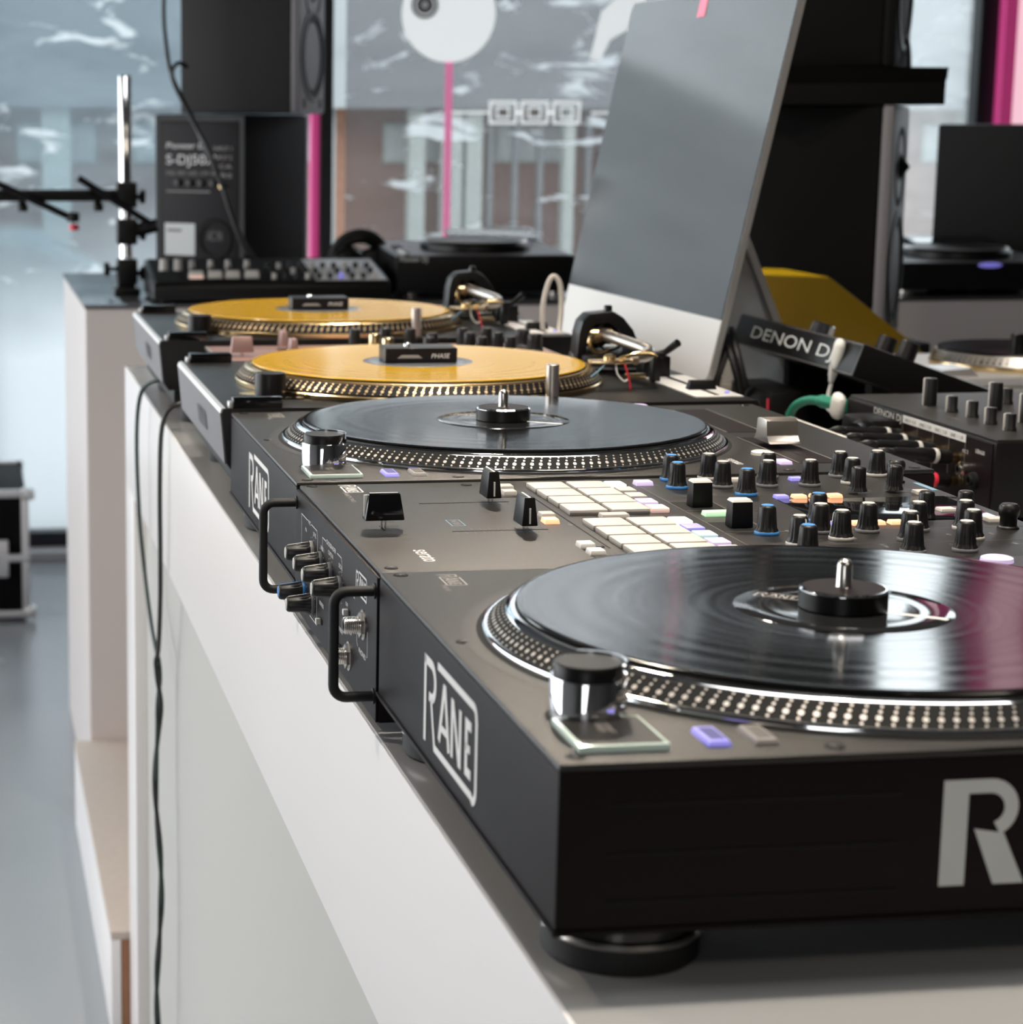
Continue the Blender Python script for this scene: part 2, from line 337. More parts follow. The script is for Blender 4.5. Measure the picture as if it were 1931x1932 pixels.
# ------------------------------------------------------------------ the room
WY = 5600.                                                            # the glazed back wall
HC = 2000.                                                            # ceiling above the table top
struct('floor', MB().box((-4300, -4000, -TZ-60), (5200, WY+200, -TZ)), 'floor')
ce = struct('ceiling', MB().box((-4300, -4000, HC), (5200, WY+200, HC+80)), 'ceiling')
for i in range(22):
    x = -3600+i*380; b = MB().box((x, -3800, HC-130), (x+60, WY-200, HC)); struct('slat', b, 'plaster_dark' if i % 2 else 'ceiling', ce)
struct('wall_right', MB().box((5200, -4000, -TZ), (5300, WY+200, HC)), 'plaster_dark')
struct('wall_near', MB().box((-4300, -4100, -TZ), (5200, -4000, HC)), 'plaster_dark')
wl = MB().box((-4300, -4000, -TZ), (-4110, WY, HC))
struct('wall_left', wl, 'plaster_white')
fr = MB().box((-4300, WY-60, HC-220), (5200, WY+90, HC)).box((-4300, WY-30, -TZ), (5200, WY+90, -TZ+70))
struct('wall_back', fr, 'steel_frame')
struct('baseboard_back', MB().box((-4300, WY-120, -TZ), (5200, WY-30, -TZ+28), 3), 'alu_light')
for n, x0, x1 in ((1, 838, 876), (2, 2864, 2922), (3, -1500, -1440), (9, -190, -150)):
    t = struct('trim_%d' % n, MB().box((x0, WY-30, -TZ), (x1, WY+50, HC-220), 3), 'steel_frame')
struct('trim_4', MB().box((817, WY-12, -TZ), (838, WY+40, HC-220), 2), 'pink_panel')
struct('trim_5', MB().box((2922, WY-70, -TZ), (2962, WY+60, HC-220), 2), 'pink_panel')
struct('trim_6', MB().box((2962, WY-70, -TZ), (3080, WY+60, HC-220), 2), 'pink_glow')
struct('trim_7', MB().box((3080, WY-70, -TZ), (3300, WY+60, HC-220), 2), 'pink_panel')
struct('trim_8', MB().box((2640, WY-60, -80), (2864, WY+60, -30), 2), 'steel_frame')
def pane(n, x0, x1, fx0, fx1, filmmat, top=960):
    w = struct('window_%d' % n, MB().box((x0, WY+20, -TZ+70), (x1, WY+28, HC-220)), 'glass')
    if filmmat: struct('window_film', MB().box((fx0, WY+15, -TZ+75), (fx1, WY+17, top)), filmmat, w)
    return w
pane(1, -150, 811, -150, 811, 'film_blue', HC-225)
pane(5, -1440, -190, -1440, -190, 'film_pale', HC-225)  # unseen pane, assumed; pale foil put in to brighten the screen reflection
w2 = pane(2, 876, 2864, 921, 2060, 'film_grey', HC-225)
struct('window_film', MB().box((2060, WY+15, -TZ+75), (2640, WY+17, 1150)), 'film_pale', w2)
pane(3, -4250, -1500, 0, 0, None)
pane(4, 3300, 5200, 3300, 5200, 'film_pale')
struct('window_film', MB().box((2640, WY+15, -30), (2860, WY+17, 960)), 'film_pale', w2)
# printed marks on the middle window foil
b = MB().lathe([(0, 0), (141, 0), (141, 2), (0, 2)], 48, T=Matrix.Translation((1226, WY+14, 631)) @ Matrix.Rotation(PI/2, 4, 'X')); struct('printed_disc', b, 'film_white_glow', w2)
for r0, r1, mm_ in ((30, 40, 'plaster_dark'), (0, 26, 'plaster_dark'), (0, 11, 'film_line')):
    b = MB().lathe([(r0, 0), (r1, 0), (r1, 1), (r0, 1)], 32, T=Matrix.Translation((1153, WY+11-(1 if r1 == 11 else 0), 655)) @ Matrix.Rotation(PI/2, 4, 'X')); struct('printed_ring', b, mm_, w2)
struct('printed_stem', MB().box((1219, WY+12, -600), (1241, WY+14, 492)), 'pink_print_glow', w2)
for x in (1352, 1449, 1547):
    b = MB()
    for a, c in ((0, 0), (11, 0)): pass
    q = 88; z0, z1 = 310, 380
    b.ribbon([(x+5, z0+5), (x+q-5, z0+5), (x+q-5, z1-5), (x+5, z1-5)], 9, (0, WY+12, 0), Xp, Zp, True)
    b.ribbon([(x+26, z0+20), (x+q-26, z0+20), (x+q-26, z1-20), (x+26, z1-20)], 7, (0, WY+12, 0), Xp, Zp, True)
    struct('printed_square', b, 'film_white_glow', w2)
struct('printed_line', MB().box((1241, WY+12, 341), (1352, WY+13, 349)).box((1437, WY+12, 341), (1452, WY+13, 349)).box((1534, WY+12, 341), (1550, WY+13, 349)).box((1668, WY+12, 341), (1740, WY+13, 349)), 'film_white_glow', w2)
b = MB().prism([(1660, 505), (1690, 640), (1760, 700), (1830, 720), (1810, 610), (1720, 560), (1690, 500)], 'xz', WY+12, WY+14); struct('printed_fin', b, 'film_white_glow', w2)

# outside: street and a brick building with pale pillars
struct('pavement', MB().box((-14000, WY+200, -TZ-560), (22000, 26000, -TZ-500)), 'asphalt')
bl = thing('building', 'brick building with pale pillars across the street, seen through the glazing', 'building', (3000, 11000, -TZ-500))
mk('wall', MB().box((-4000, 11000, -TZ-500), (9500, 12500, 1300)), 'brick', bl, 0)
mk('eave', MB().box((-4000, 10700, 380), (9500, 11000, 640)), 'pillar_grey', bl, 0); mk('upper_wall', MB().box((-4000, 10900, 640), (9500, 11000, 1900)), 'pillar_grey', bl, 0)
for x, w_ in ((-1900, 150), (-1300, 150), (-500, 120), (300, 150), (1100, 120), (1500, 120), (2235, 90), (2430, 110), (2551, 90), (3080, 60), (3350, 110), (4000, 120), (4700, 150), (5400, 150), (6300, 150)): mk('pillar', MB().box((x-w_/2, 10760, -TZ-500), (x+w_/2, 10860, 380), 8), 'pillar_white', bl, 0)
for i in range(14):
    x = -3000+i*620+(130 if i > 7 else 0)
    w = mk('window', MB().box((x, 10960, 90), (x+420, 11000, 300), 6), 'pillar_white', bl, 0); mk('pane', MB().box((x+20, 10950, 110), (x+400, 10962, 280)), 'window_pale', w, 0)
for x in (1780, 2650, 2790, 2930, 3200, 3460, 3600): mk('mullion', MB().box((x-14, 10800, -TZ-500), (x+14, 10850, 380), 4), 'pillar_grey', bl, 0)
t = thing('parked_car', 'pale car parked across the street, seen through the glazing', 'car', (-2700, 9300, -TZ-500)); z = -TZ-500
mk('car_body', MB().prism([(-2600, z+180), (-2600, z+560), (-2430, z+700), (-1850, z+760), (-1250, z+1250), (150, z+1260), (950, z+800), (1500, z+720), (1550, z+200)], 'xz', 9300, 10200, 40), 'car_paint', t)
mk('side_window', MB().prism([(-1770, z+790), (-1230, z+1190), (100, z+1200), (750, z+800)], 'xz', 9292, 9300), 'ext_glass', t)
for x in (-1800, 750): mk('wheel', MB().lathe([(0, -100), (300, -100), (320, -60), (320, 80), (0, 80)], 28, T=Matrix.Translation((x, 9330, z+320)) @ Matrix.Rotation(PI/2, 4, 'X')), 'rubber', t)

# ------------------------------------------------------------------ tables
t = thing('display_table', 'long white display table with grey glossy top carrying the row of turntables', 'table', (0, -900, -TZ))
mk('tabletop', MB().box((0, -900, -38), (1420, 2121, 0), 1.2), 'tabletop', t)
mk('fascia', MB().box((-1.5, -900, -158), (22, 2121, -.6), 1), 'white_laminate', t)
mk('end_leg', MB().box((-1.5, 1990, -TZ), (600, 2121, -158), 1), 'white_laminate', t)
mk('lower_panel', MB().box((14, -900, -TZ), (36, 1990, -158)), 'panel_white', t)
mk('back_panel', MB().box((1380, -900, -TZ), (1400, 2121, -38)), 'panel_white', t)
t = thing('counter', 'white counter with dark glossy top standing behind the display table', 'counter', (2, 3080, -TZ))
mk('body', MB().box((2, 3080, -TZ), (2600, 3880, -7), 1), 'counter_front', t)
mk('worktop', MB().box((0, 3077, -7), (2602, 3882, 0), 1), 'counter_top', t)
t = thing('wooden_step', 'low wooden step box with white front between the two tables', 'step', (-28, 2123, -TZ))
mk('top_board', MB().box((-28, 2123, -812), (500, 3078, -800), 1), 'plywood', t)
mk('front_board', MB().box((-28, 2123, -TZ), (-14, 3078, -812), 1), 'white_laminate', t)
mk('end_board', MB().box((-13, 2124, -TZ), (500, 2139, -812), 1), 'raw_wood', t)

t = thing('flight_case', 'black flight case with metal edges standing on the floor at left', 'case', (-420, 4720, -TZ))
mk('body', MB().box((-780, 4725, -TZ+12), (-62, 5200, -618), 4), 'speaker_vinyl', t)
for x in (-786, -76):
    for y in (4720, 5190): mk('edge_profile', MB().box((x, y, -TZ+10), (x+20, y+16, -612), 3), 'alu', t)
for z in (-TZ+10, -632, -800):
    for y in (4719, 5190): mk('edge_profile', MB().box((-786, y, z), (-56, y+16, z+20), 3), 'alu', t)
for x in (-786, -70):
    for z in (-TZ+8, -640): mk('corner', MB().box((x-6, 4712, z), (x+30, 4750, z+32), 10), 'alu', t)
for x in (-640, -220):
    l = mk('latch', MB().box((x, 4708, -838), (x+110, 4722, -740), 4), 'alu', t); mk('latch_bow', MB().tube([(x+30, 4704, -800), (x+30, 4698, -770), (x+80, 4698, -770), (x+80, 4704, -800)], 5), 'chrome', l)
mk('handle', MB().tube([(-470, 4715, -690), (-470, 4690, -700), (-330, 4690, -700), (-330, 4715, -690)], 9), 'rubber', t)

# ------------------------------------------------------------------ motorised battle decks (near and behind the mixer)
ZT = 89.5                                                             # their top plate
def strobe(parent, c, z, rows, n, material, seed=0):
    """rows of raised dots on the sloping rim of a platter: (radius, height, dot size, tilt)"""
    b = MB()
    for k, (r, h, s, tilt) in enumerate(rows):
        for i in range(n):
            a = 2*PI*(i+seed+.12*k)/n
            u = Vector((-sin(a), cos(a), 0)); w = Vector((-cos(a)*cos(tilt), -sin(a)*cos(tilt), sin(tilt))); nn = u.cross(w)
            if nn.z < 0: nn = -nn
            o = Vector((c[0]+r*cos(a), c[1]+r*sin(a), z+h))+nn*.35
            b.add([o+(u*cos(q)+w*sin(q))*s for q in (2*PI*j/7 for j in range(7))], [list(range(7))])
    return mk('strobe_dots', b, material, parent, 0, kind='stuff')
def big_r(t):
    b = MB(); R = lambda p, w=10.4, cl=False: b.ribbon(p, w, (153, -.3, 34.5), Xp, Zp, cl); mk_ = lambda: mk('logo', b, 'silver_print', t, 0)
    R([(5.2, 0), (5.2, 42.7)]); R([(10.3, 39.9), (19.3, 39.9)]+arc(19.3, 31, 8.9, 90, -68, 12), 5.7); b.add([(153+u, -.3, 34.5+v) for u, v in ((13.3, 22.8), (25.6, 20.6), (35, 0), (22.3, 0))], [(0, 1, 2, 3)]); mk_()
    b = MB(); R([(35, 40.5), (150, 40.5)]+arc(150, 30.5, 10, 90, 0, 5)+[(160, 8)]+arc(156, 8, 4, 0, -90, 3)+[(64, 4)], 5.5); mk_()
    for pts in ([(44, 9), (54, 33), (64, 9)], [(72, 9), (72, 33), (92, 9), (92, 33)], [(122, 31), (104, 31), (104, 11), (122, 11)]): b = MB(); R(pts, 7); mk_()
def battle_deck(label):
    o = (0, 0, 0); t = thing('motorised_turntable', label, 'turntable', o, group='black motorised decks beside the mixer')
    mk('body', MB().box((0, 0, 23), (447, 350, 86.5), 1.4), 'paint', t)
    mk('base_plate', MB().box((-1.2, -1.2, 21.5), (448.2, 351.2, 23.6), .5), 'paint', t)
    mk('top_plate', MB().box((0, 0, 86.3), (447, 350, ZT), 1.6), 'paint_top', t)
    cx, cy = 185.4, 178.
    mk('platter_well', MB().lathe([(150, 0), (169, .25), (176, .5), (178, .1)], 96, (cx, cy, ZT)), 'paint_top', t)
    mk('well_gap', MB().lathe([(160, .55), (169.5, .55)], 96, (cx, cy, ZT)), 'matt_black', t)
    p = mk('platter', MB().lathe([(150, .5), (167, .6), (167.2, 1.6), (166.6, 3.0), (165.2, 3.6), (164, 3.4)], 128, (cx, cy, ZT)), 'chrome', t)
    mk('platter_rim', MB().lathe([(164.4, 3.4), (156, 10.6), (155.6, 10.6)], 128, (cx, cy, ZT)), 'matt_black', p)
    mk('platter_lip', MB().lathe([(156.4, 10.2), (155.6, 11.2), (152.6, 12.0), (151, 12.0), (150, 11)], 128, (cx, cy, ZT)), 'chrome', p)
    mk('slip_mat', MB().lathe([(0, 11.6), (151.5, 11.6), (151.5, 12.4), (0, 12.4)], 96, (cx, cy, ZT)), 'rubber', p)
    tl = math.atan2(7.2, 8.4); rows = [(164.4-8.4*f, 3.4+7.2*f, s, tl) for f, s in ((.10, .68), (.37, 1.32), (.64, .74), (.87, .64))]
    d = strobe(p, (cx, cy), ZT, rows, 170, 'dot_silver')
    # start knob and start pad
    k = mk('strobe_knob', MB().lathe([(15.5, 0), (15.5, 17), (15.2, 17.6), (13, 17.6)], 48, (29, 62, ZT)), 'chrome', t)
    mk('knob_cap', MB().lathe([(14.2, 17), (14.2, 22.6), (13.6, 23.4), (0, 23.6)], 90, (29, 62, ZT), mod=lambda a, h: 1-.014*(int(a*90/(2*PI)+.5) % 2)), 'black_plastic', k)
    sh = MB(); pr = []
    for i in range(41):
        a = math.radians(-62+190*i/40); f = min(1, i/7); f = f*f*(3-2*f); g = min(1, (40-i)/7); g = g*g*(3-2*g); pr.append((a, 17+7.2*min(f, g)))
    vs = []; fs = []
    for a, h in pr:
        for r, z in ((15.5, 16.8), (15.5, h), (14.4, h), (14.4, 16.8)): vs.append((29+r*cos(a), 62+r*sin(a), ZT+z))
    for i in range(40):
        for j in range(3): fs.append((4*i+j, 4*i+4+j, 4*i+5+j, 4*i+j+1))
    mk('knob_shell', sh.add(vs, fs), 'chrome', k, 30)
    mk('knob_ring', MB().lathe([(15.5, .2), (17.2, .25)], 48, (29, 62, ZT)), 'matt_black', k)
    s_ = mk('start_pad', MB().box((11.5, 12.5, ZT), (47.5, 53, ZT+2.8), .5), 'pad_glass', t)
    mk('pad_face', MB().box((13.3, 14.5, ZT+2.7), (46, 51, ZT+2.95)), 'paint_top', s_)
    text('START', (29, 41, ZT+3.02), Ym, Xp, 12, 2.2, 'grey_print', s_); text('STOP', (25.6, 41, ZT+3.02), Ym, Xp, 10, 2.2, 'grey_print', s_)
    for x, mm_, lb in ((63, 'glow_violet', 'violet lit button'), (82, 'grey_print', None)):
        q = mk('button', MB().frustum((x+5, 25, ZT), 10, 22, 8, 20, 2.4, .4), mm_, t, label=lb)
        mk('button_face', MB().box((x+2, 17, ZT+2.35), (x+8, 33, ZT+2.55)), 'line_grey' if mm_ == 'grey_print' else 'violet_face', q)
    for x, y in ((9, 9), (9, 192), (9.5, 341), (112, 341), (236, 341), (345, 341), (112, 9), (345, 9), (436, 9), (436, 341)):
        c = mk('screw', MB().lathe([(4.1, .05), (4, .3), (0, .32)], 20, (x, y, ZT)), 'matt_black', t); mk('screw_head', MB().lathe([(2.6, .33), (2.2, .6), (0, .65)], 14, (x, y, ZT)), 'black_plastic', c)
    rane((28, 339, ZT+.2), Ym, Xp, .25, 'grey_print', t); text('TWELVE', (25, 315, ZT+.2), Ym, Xp, 15, 2.6, 'grey_print', t)
    rane((-.25, 234.5, 31.5), Ym, Zp, 1., 'white_print', t); big_r(t)
    for z in (72.6, 53, 34): mk('vent_groove', MB().box((20, -.5, z-.9), (136, .2, z+.9), .3), 'matt_black', t)
    for x0, y0, x1, y1 in ((366, 187, 394, 319), (364, 36, 392, 160)):
        g = mk('fader_recess', MB().box((x0, y0, ZT), (x1, y1, ZT+.25)), 'paint', t)
        mk('recess_edge', MB().box((x0-1.4, y0, ZT), (x0, y1, ZT+.7), .2).box((x1, y0, ZT), (x1+1.4, y1, ZT+.7), .2), 'line_grey', g)
    mk('fader_slot', MB().box((377, 42, ZT+.2), (379, 154, ZT+.4)), 'matt_black', t)
    f = MB().prism([(100, 4), (104, 5.2), (107, 9), (108, 20), (112, 21), (123, 21), (127, 20), (128, 9), (131, 5.2), (135, 4)], 'yz', 366, 390, .5)
    mk('pitch_fader', MB().add([(x, y, z+ZT) for x, y, z in f.v], f.f), 'brushed', t)
    mk('round_button', MB().lathe([(7.5, 0), (7.3, 2), (6, 2.6), (0, 2.8)], 24, (352, 80, ZT)), 'white_plastic', t)
    mk('round_button', MB().frustum((352, 38, ZT), 9, 14, 8, 13, 2.4, .5), 'glow_lilac', t, label='lilac lit button')
    mk('round_button', MB().lathe([(9, 0), (8.6, 2.2), (7, 2.8), (0, 3)], 24, (341, 336, ZT)), 'glow_lilac', t, label='lilac lit button')
    text('serato', (318, 62, ZT+.2), Ym, Xp, 26, 6, 'white_print', t)
    for x in (38, 409):
        for y in (38, 312):
            ft = mk('foot', MB().lathe([(0, 0), (30, 0), (31.5, 1.5), (31.5, 10.4), (31, 11)], 72, (x, y, 0), mod=lambda a, h: 1-.006*(int(a*72/(2*PI)+.5) % 2)), 'rubber', t)
            mk('foot_ring', MB().lathe([(30.2, 10.2), (31.9, 10.8), (32.3, 11.8), (31.6, 13.2), (29.8, 13.8)], 72, (x, y, 0)), 'nickel', ft)
            mk('foot_post', MB().lathe([(29.6, 13), (29.6, 22.6)], 64, (x, y, 0)), 'gloss_black', ft)
    return t
deckA = battle_deck('black motorised turntable nearest the camera, in front of the mixer')
DY = 639.
deckB = dup(deckA, (0, DY, 0), 'black motorised turntable between the mixer and the first yellow record')

def record(name, label, c, z, disc, lab, labr=50, marks=True, group=None):
    t = thing(name, label, 'record', (c[0], c[1], z), group=group); n = 160
    mk('disc', MB().lathe([(0, .1), (148.5, .1), (150.6, .5), (151, 1.1), (150.6, 1.7), (148.8, 2.1), (146.5, 1.95), (52, 1.9), (0, 1.9)], n, (c[0], c[1], z)), disc, t)
    l = mk('label', MB().lathe([(labr, 1.95), (labr-.4, 2.12), (labr*.72, 2.12), (labr*.7, 2.04), (labr*.68, 2.12), (0, 2.12)], 72, (c[0], c[1], z)), lab, t)
    if marks:
        a = math.radians(-38); u = Vector((cos(a), sin(a), 0)); v = Vector((-sin(a), cos(a), 0)); o = Vector((c[0], c[1], z+2.2))
        mk('marker_line', MB().add([o+u*17-v*1.7, o+u*48-v*1.7, o+u*48+v*1.7, o+u*17+v*1.7], [(0, 1, 2, 3)]), 'white_print', l)
        rane(o-u*44+v*4, u, v, .2, 'grey_print', l)
    mk('spindle', MB().lathe([(3.6, 0), (3.5, 4), (2.2, 5.2), (0, 5.4)], 20, (c[0], c[1], z)), 'chrome', t)
    return t
def puck(label, c, z):
    t = thing('record_weight', label, 'record weight', (c[0], c[1], z), group='record weights')
    mk('weight_body', MB().lathe([(0, 0), (19.6, 0), (20.3, .6), (20.3, 8.6)], 64, (c[0], c[1], z)), 'black_plastic', t)
    mk('weight_edge', MB().lathe([(20.3, 8.5), (20.3, 9.0), (19.5, 9.9), (19, 9.9)], 64, (c[0], c[1], z)), 'chrome', t)
    mk('weight_top', MB().lathe([(19.1, 9.85), (0, 9.9)], 64, (c[0], c[1], z)), 'paint', t)
    mk('pin', MB().lathe([(4.0, 9.8), (3.6, 10.4), (3.5, 19.6), (3.1, 21.4), (1.9, 22.8), (0, 23.3)], 28, (c[0], c[1], z)), 'nickel', t)
RZ = ZT+12.4
for yy, lb, wl_ in ((178., 'black control record on the turntable nearest the camera', 'black record weight with steel pin on the nearest record'), (178.+DY, 'black control record on the turntable behind the mixer', 'black record weight with steel pin on the record behind the mixer')):
    record('control_record', lb, (185.4, yy), RZ, 'vinyl_black', 'vinyl_label', group='black control records'); puck(wl_, (185.4, yy), RZ+2.1)

# ------------------------------------------------------------------ battle mixer
MY0, MY1, MX, ZM = 353.5, 637.5, 417., 88.
mx = thing('dj_mixer', 'black battle mixer with rubber pads, knobs and two front handles between the motorised decks', 'mixer', (0, MY0, 0))
mk('body', MB().box((1, MY0, 5), (MX, MY1, 85.5), 1.2), 'paint', mx)
mk('front_plate', MB().box((-.6, MY0+.6, 5.5), (1.5, MY1-.6, 85.5), .4), 'paint', mx)
mk('top_plate', MB().box((2, MY0+.5, 85.3), (MX, MY1-.5, ZM), .8), 'paint_top', mx)
for x in (40, 375):
    for y in (MY0+30, MY1-30): mk('foot', MB().lathe([(0, 0), (14, 0), (15, 6)], 24, (x, y, 0)), 'rubber', mx)
for y in (MY0+5.5, MY1-5.5):
    b = MB().tube([(-.4, y, 77.4), (-16, y, 77.4)]+[(-16+q[0], y, 70.4+q[1]) for q in [(7*cos(math.radians(a))-0, 7*sin(math.radians(a))) for a in range(90, 181, 15)]][1:]+[(-23, y, 26)]+[(-16+7*cos(math.radians(a)), y, 26+7*sin(math.radians(a))) for a in range(195, 271, 15)]+[(-.4, y, 19)], 2.9, 14)
    mk('handle', b, 'rubber', mx)
    for z in (77.4, 19): mk('handle_collar', MB().lathe([(3.0, 0), (4.4, 0), (4.4, 1), (3.0, 1.2)], 18, T=Matrix.Translation((-.5, y, z)) @ Matrix.Rotation(-PI/2, 4, 'Y')), 'rubber', mx)
for x, y in ((9.5, MY1-6), (9.5, MY0+13), (112, MY1-13), (138, 573), (138, 410), (210, 486), (412, 540), (412, 372)):
    c = mk('screw', MB().lathe([(3.8, .05), (3.7, .3), (0, .32)], 20, (x, y, ZM)), 'matt_black', mx); mk('screw_head', MB().lathe([(2.4, .33), (2, .6), (0, .62)], 14, (x, y, ZM)), 'black_plastic', c)
for y0, y1, x in ((405, 575, 143), (372, 404, 127)): mk('seam', MB().box((x, y0, ZM), (x+.9, y1, ZM+.12)), 'matt_black', mx)
mk('seam', MB().box((118, 575, ZM), (143.9, 576, ZM+.12)), 'matt_black', mx)
for y in (560, 507, 440, 400): mk('panel_line', MB().box((228, y, ZM), (MX-4, y+.5, ZM+.1)), 'line_grey', mx)
mk('panel_line', MB().box((224, MY0+8, ZM), (224.7, MY1-8, ZM+.1)), 'line_grey', mx)
# knobs
def knob_mesh(r, h, flutes=9, taper=.84):
    fl = lambda a, z: 1-(.075*max(0, cos(flutes*a))**3 if 2.5 < z < h-1.6 else 0)
    return MB().lathe([(r+1.1, 2.0), (r+.9, 2.9), (r+.15, 4.2), (r, 5), (r*(1-(1-taper)*.5), h*.55), (r*taper, h-1.6), (r*taper-.5, h-.5), (r*taper-1.3, h), (0, h+.1)], 72, mod=fl)
OFF = Vector((0, 0, 0))
km = knob_mesh(5.9, 17.4).mesh('knob'); kr = MB().lathe([(0, 0), (7.1, 0), (7.25, .4), (7.2, 1.9), (6.9, 2.3), (5.5, 2.4)], 40).mesh('knob_ring')
kc = MB().lathe([(3.6, 17.35), (3.5, 17.65), (0, 17.75)], 24).mesh('knob_cap'); ks = MB().add([(4.0, -.55, 17.2), (5.15, -.55, 15.6), (6.7, -.55, 3), (6.7, .55, 3), (5.15, .55, 15.6), (4.0, .55, 17.2)], [(0, 1, 4, 5), (1, 2, 3, 4)]).mesh('pointer')
ke = knob_mesh(5.0, 18, 12, .93).mesh('encoder'); kt = MB().lathe([(0, 0), (6.4, 0), (6.2, 1.2), (5.0, 2), (5.0, 7), (5.9, 8.4), (6.2, 11), (5.8, 13.5), (4.4, 15), (0, 15.4)], 40).mesh('knob_top')
def mixer_knob(parent, p, ring, turn=0, rot=None, s=1.):
    k = put('knob', km, 'knob_black', parent, p, rot or (0, 0, turn), scale=(s,)*3)
    put('ring', kr, ring, k); put('cap', kc, ring if ring != 'knob_grey' else 'knob_white', k); put('pointer', ks, 'knob_white' if ring == 'knob_grey' else ring, k); return k
mo = Vector((0, MY0, 0))
KN = [(253, 626, 'blue', 1.9), (247, 595, 'blue', 1.1), (280, 628, 'white', 2.2), (278, 595, 'grey', 2.0), (283, 564, 'blue', 1.5), (322, 628, 'grey', 2.), (309, 595, 'grey', 2.5), (338, 594, 'grey', 2.),
      (372, 626, 'grey', 2.2), (369, 598, 'white', 2.6), (399, 627, 'white', -.2), (247, 434, 'blue', .6), (293, 470, 'blue', 2), (280, 435, 'grey', 2.), (253, 400, 'white', -1.2), (284, 413, 'white', 3.0), (309, 434, 'grey', 2.2),
      (340, 434, 'grey', 2.), (322, 405, 'grey', -1.15), (370, 435, 'white', 2.), (360, 405, 'white', .1), (247, 372, 'blue', 2), (309, 372, 'grey', 2), (340, 372, 'grey', 2)]
for x, y, c, tn in KN: mixer_knob(mx, Vector((x, y, ZM))-mo, 'knob_'+c, tn)
for x, y in ((357, 560), (383, 563), (360, 466), (384, 464)): put('encoder', ke, 'knob_black', mx, Vector((x, y, ZM))-mo)
for x, y in ((401, 601), (397, 434)): put('selector_knob', kt, 'knob_black', mx, Vector((x, y, ZM))-mo)
OFF = mo
# effect paddles in their slots
for y in (528, 458):
    mk('paddle_slot', MB().box((224, y-16, ZM), (252, y+16, ZM+.2)), 'matt_black', mx)
    mk('slot_edge', MB().ribbon([(224, y-16), (252, y-16), (252, y+16), (224, y+16)], 1, (0, 0, ZM+.3), Xp, Yp, True), 'line_grey', mx)
    p = mk('paddle', MB().frustum((239, y, ZM+.5), 13.5, 12, 12.5, 10, 15.5, .8), 'black_plastic', mx); mk('paddle_tip', MB().frustum((239, y, ZM+15.8), 12.8, 10.4, 10.4, 8, 1.6, .2), 'knob_white', p)
# screen
mk('screen', MB().box((296, 466, ZM), (408, 543, ZM+.5), .2), 'gloss_black', mx)
def btn(x, y, w, d, h, m_, lb=None, name='button'):
    return mk(name, MB().frustum((x, y, ZM-.2), w, d, w-1.2, d-1.2, h, .5), m_, mx, label=lb)
for i, x in enumerate((301, 313, 325, 337)):
    for y in (550, 457): btn(x, y, 9, 8, 2.4, 'glow_violet' if i == 0 else 'glow_orange', 'violet lit button' if i == 0 else 'orange lit button')
btn(337, 616, 9, 8, 2.4, 'glow_violet', 'violet lit button'); btn(296, 617, 9, 8, 2.4, 'pad'); btn(399, 556, 11, 10, 2.4, 'pad'); btn(386, 493, 11, 10, 2.4, 'pad'); btn(400, 458, 11, 10, 2.4, 'pad'); btn(410, 370, 11, 10, 2.4, 'white_plastic')
btn(229, 611, 12, 10, 3, 'glow_lilac', 'lilac lit button'); btn(239, 497, 17, 9, 3, 'glow_green', 'green lit button'); btn(174, 497, 18, 10, 3, 'pad')
# performance pads, two banks of eight with their small mode buttons
SM = {0: ('glow_ice', 'pad', 'pad', 'glow_lilac', 'glow_pink'), 1: ('glow_white', 'glow_violet', 'glow_aqua', 'glow_lilac', 'glow_pink')}
for bk, y0 in ((0, 612), (1, 481)):
    for r in range(4):
        for x0 in (149, 176): mk('pad', MB().box((x0, y0-27*r-24, ZM-.3), (x0+24.5, y0-27*r, ZM+3.4), 1.4), 'pad', mx)
    for r in range(5):
        g = SM[bk][r]; mk('mode_button', MB().box((202, y0-22*r-15, ZM-.3), (213.5, y0-22*r, ZM+3), 1), g, mx, label={'pad': None, 'glow_ice': 'icy white lit button', 'glow_white': 'bright white lit button', 'glow_violet': 'violet lit button', 'glow_lilac': 'lilac lit button', 'glow_pink': 'pink lit button', 'glow_aqua': 'pale aqua lit button'}[g])
for x, y, g in ((131, 586, 'pad'), (134, 606, 'pad'), (131, 486, 'glow_orange'), (134, 505, 'pad'), (131, 411, 'white_plastic'), (131, 391, 'white_plastic')):
    btn(x, y, 9.5, 11, 3, g, 'orange lit button' if g == 'glow_orange' else None)
# faders
def fader_cap(c, bx, by, tx, ty, h, stripes):
    f = mk('fader_cap', MB().frustum(c, bx, by, tx, ty, h, 1.0), 'gloss_black' if stripes == 'none' else 'black_plastic', mx)
    x, y, z = c
    if stripes != 'none':
        mk('cap_line', MB().box((x-.5, y-by/2-.1, z+1.5), (x+.5, y-by/2+1.2, z+h*.62)).box((x-.5, y-ty/2, z+h-.1), (x+.5, y+ty/2, z+h+.12)), 'white_print', f, 0)
    else: mk('cap_line', MB().box((x-tx/2+1, y-.6, z+h-.1), (x+tx/2-1, y+.6, z+h+.12)).box((x-bx/2+.1, y-.6, z+2), (x-tx/2-.1, y+.6, z+h-1)), 'white_print', f, 0)
    for dx in (-1.2, 1.2): mk('fader_stem', MB().box((x+dx-.5, y-1, ZM-.2), (x+dx+.5, y+1, z+.5)), 'nickel', f, 0)
    return f
